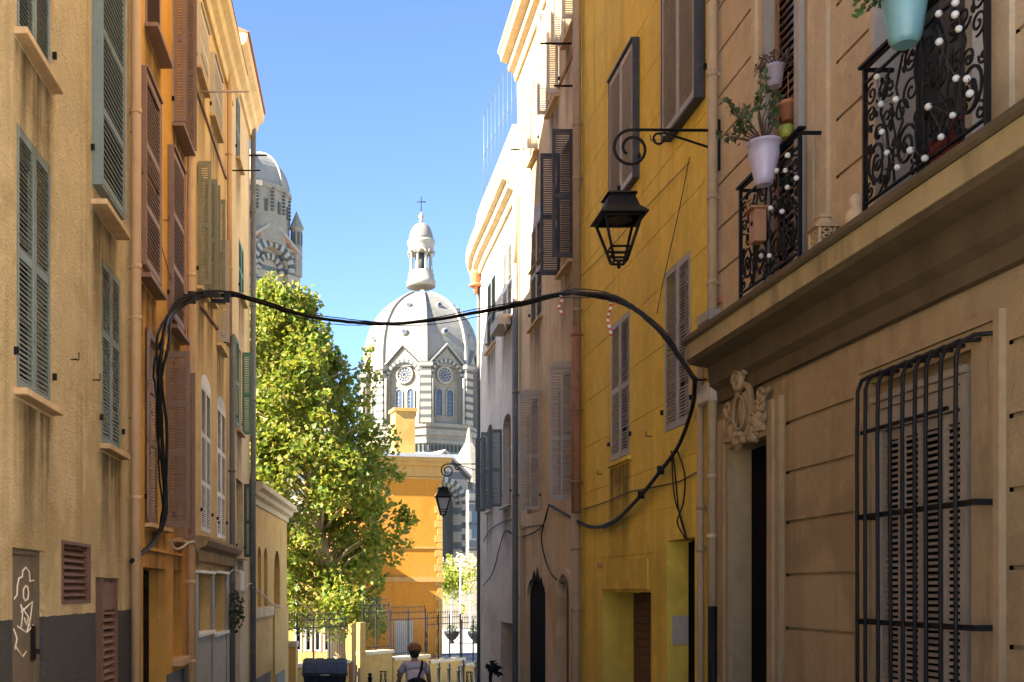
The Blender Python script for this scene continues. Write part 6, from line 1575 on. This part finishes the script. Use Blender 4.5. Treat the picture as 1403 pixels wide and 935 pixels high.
for s, (kn, an, toe) in ((1,((.12,.14,.82),(.115,.02,.34),(.12,.14,.22))),(-1,((-.12,.16,.98),(-.115,-.1,.58),(-.12,.0,.46)))):
    h_ = chain(0, [(s*.095,-.16,.96), (s*.115,.02,.5*(kn[2]+.94)), kn, tuple(V(kn).lerp(V(an),.4)), an, (an[0],an[1]+.03,an[2]-.08), toe], [.105,.085,.062,.058,.038,.042,.035])
body_ = skinned('body', Vv, Ev, Rr_, M['skin'], pr)
# head with face, ears and hair
hc = P(0,.05,1.665)
m = MB(); m.ball(hc, .1, 16, 12, (.78,.95,1.12)); m.ball(hc+V((0,.095,-.01)), .02, 8, 6, (.7,1,1.2))
for s in (-1,1): m.ball(hc+V((s*.078,-.005,-.01)), .026, 8, 6, (.4,.8,1.2))
m.build('head', M['skin'], pr)
m = MB()
for s in (-1,1): m.ball(hc+V((s*.03,.085,.015)), .012, 8, 6)
m.ball(hc+V((0,.088,-.05)), .02, 8, 6, (1.2,.4,.3)); m.build('face_features', plain('dark_feature', (.09,.04,.03), .6), pr)
m = MB(); i0 = 0; m.ball(hc+V((0,-.018,-.018)), .106, 16, 12, (.82,.9,1.02)); m.build('hair', plain('dark_hair', (.02,.014,.011), .7), pr)
M['helm'] = plain('orange_brown_helmet', (.34,.12,.035), .35)
hm = MB(); hcc = hc+V((0,-.012,.045))
for j in range(7):                               # segmented shell: vents between its ridges
    x = -.096+.032*j; w_ = .013
    pts = []
    for k in range(15):
        a = math.pi*k/14; ry, rz = .145, .105
        sc_ = math.sqrt(max(0, 1-(x/.118)**2)); pts.append(hcc+V((x, -ry*math.cos(a)*sc_, rz*math.sin(a)*sc_+.0)))
    hm.tube(pts, .0165, 6)
for z_, rr in ((.0,1.0),(.055,.86),(.085,.62)):
    hm.tube([hcc+V((.112*rr*math.cos(a), .148*rr*math.sin(a), z_)) for a in [2*math.pi*k/24 for k in range(24)]], .0165, 6, closed=True)
hm.build('helmet', M['helm'], pr)
m = MB(); m.ball(hcc+V((0,0,-.005)), .1, 16, 10, (1.08,1.42,.95)); m.build('helmet_lining', M['dgrey'], pr)
# t-shirt: shell over torso and upper arms, open at the sleeves
Vv, Ev, Rr_ = [], [], []
Vv = [(0,-.225,1.02),(0,-.18,1.16),(0,-.10,1.32),(0,-.025,1.43),(0,-.01,1.475)]; Rr_ = [(.19,.15),(.185,.145),(.20,.14),(.175,.115),(.085,.08)]; Ev = [(0,1),(1,2),(2,3),(3,4)]
for s in (-1,1): chain(3, [(s*.16,-.02,1.415),(s*.225,.02,1.35),(s*.25,.055,1.265)], [.095,.08,.072])
M['shirt'] = stucco('grey_tshirt', (.58,.53,.56), (.5,.45,.48), grain=18, bump=.5, big=3, streak=.0, dist=.02)
skinned('t_shirt', Vv, Ev, Rr_, M['shirt'], pr)
Vv = [(0,-.225,.99),(0,-.23,.95)]; Rr_ = [(.172,.14),(.16,.13)]; Ev = [(0,1)]
for s, kn in ((1,(.12,.14,.82)),(-1,(-.12,.16,.98))): chain(1, [(s*.095,-.15,.94),(s*.115,.02,.5*(kn[2]+.94)),(kn[0],kn[1]-.02,kn[2]+.02)], [.122,.102,.085])
skinned('shorts', Vv, Ev, Rr_, plain('dark_shorts', (.02,.02,.024), .85), pr)
bg = thing('shoulder_bag', P(0,-.38,1.05), 'black shoulder bag with a diagonal strap across the back of the cyclist', 'bag')
m = MB(); m.ball(P(.02,-.375,1.10), .1, 14, 10, (1.75,.62,1.15)); m.build('pouch', M['cable'], bg)
m = MB(); sp = curve([P(.01,-.385,1.13), P(.05,-.325,1.22), P(.09,-.27,1.32), P(.125,-.17,1.43), P(.14,-.06,1.50), P(.13,.05,1.48)], 6)
for a, c in zip(sp, sp[1:]):
    e = (c-a); sd = V((1,0,-.6)).normalized(); nn = e.normalized().cross(sd).normalized(); m.obox(a, e.normalized(), sd, nn, 0, e.length+.004, -.02, .02, -.006, .006)
m.build('strap', M['cable'], bg)
# ================================================================ UNSEEN PALE HOUSE AND PAVING ADDED TO BOUNCE LIGHT INTO THE STREET
M['bouncehouse'] = stucco('bounce_stucco', (.74,.68,.58), (.64,.57,.46), grain=40, bump=.2)
f = F((13, -30), (0, 1), 'R'); b = B(f, 'apartment_house', f.pt(15, 0, 0), 'unseen pale house added behind the viewpoint to bounce light into the street', M['bouncehouse'])
for fl in range(4):
    for k in range(7): b.window(2+4.2*k, 3.1+4.2*k, 1.0+3.6*fl, 3.1+3.6*fl, M['bgrey'], mode='flat', side='both', ow=.55, sill=0) if k % 3 == fl % 3 else b.holes.append((2+4.2*k, 3.1+4.2*k, 1.0+3.6*fl, 3.1+3.6*fl, .15))
b.wall(0, 33.5, -.3, 16, dep=9)
mb = MB(); mb.poly([(-25,-45,.0),(13,-45,.0),(13,2,.0),(-25,2,.0)]); 
M['bouncepave'] = stone('bounce_paving_stone', (.56,.53,.47), scale=.4)  # unseen pale paving, added to reflect sunlight up the street
tag(mb.build('bounce_paving', M['bouncepave']), kind='structure')
# ================================================================ LIGHT, SKY, CAMERA
SUN_AZ, SUN_EL = 248.0, 34.6                      # clockwise from +Y: low on the left, a little behind the camera
w = bpy.data.worlds.new('World'); sc.world = w; w.use_nodes = True
nt = w.node_tree; sky = nt.nodes.new('ShaderNodeTexSky'); sky.sky_type = 'NISHITA'; sky.sun_disc = False
sky.sun_elevation = R(SUN_EL); sky.sun_rotation = R(SUN_AZ); sky.air_density = .68; sky.dust_density = .0; sky.ozone_density = 3.2; sky.altitude = 2000
nt.links.new(sky.outputs[0], nt.nodes['Background'].inputs[0]); nt.nodes['Background'].inputs[1].default_value = .05
ld = bpy.data.lights.new('sun', 'SUN'); ld.energy = 3.2; ld.angle = R(.53); ld.color = (1.0, .93, .80)
lo = bpy.data.objects.new('sun', ld); COL.objects.link(lo)
az = R(SUN_AZ); sd = V((math.sin(az)*math.cos(R(SUN_EL)), math.cos(az)*math.cos(R(SUN_EL)), math.sin(R(SUN_EL))))
lo.rotation_euler = sd.to_track_quat('Z', 'Y').to_euler(); lo.location = (-20, -10, 30)
cd = bpy.data.cameras.new('camera'); cam = bpy.data.objects.new('camera', cd); COL.objects.link(cam)
cam.location = (0, 0, EYE); cam.rotation_euler = (R(90), 0, 0)
cd.sensor_width = 36; cd.lens = K/1403*36; cd.shift_x = (701.5-CX)/1403; cd.shift_y = (HY-467.5)/1403; cd.clip_end = 6000; cd.clip_start = .05
sc.camera = cam
sc.render.engine = 'CYCLES'; sc.cycles.max_bounces = 8; sc.cycles.diffuse_bounces = 5; sc.cycles.transmission_bounces = 6
vs = sc.view_settings; vs.view_transform = 'Standard'; vs.look = 'None'; vs.exposure = 3.38; vs.gamma = 1.0; vs.use_curve_mapping = False
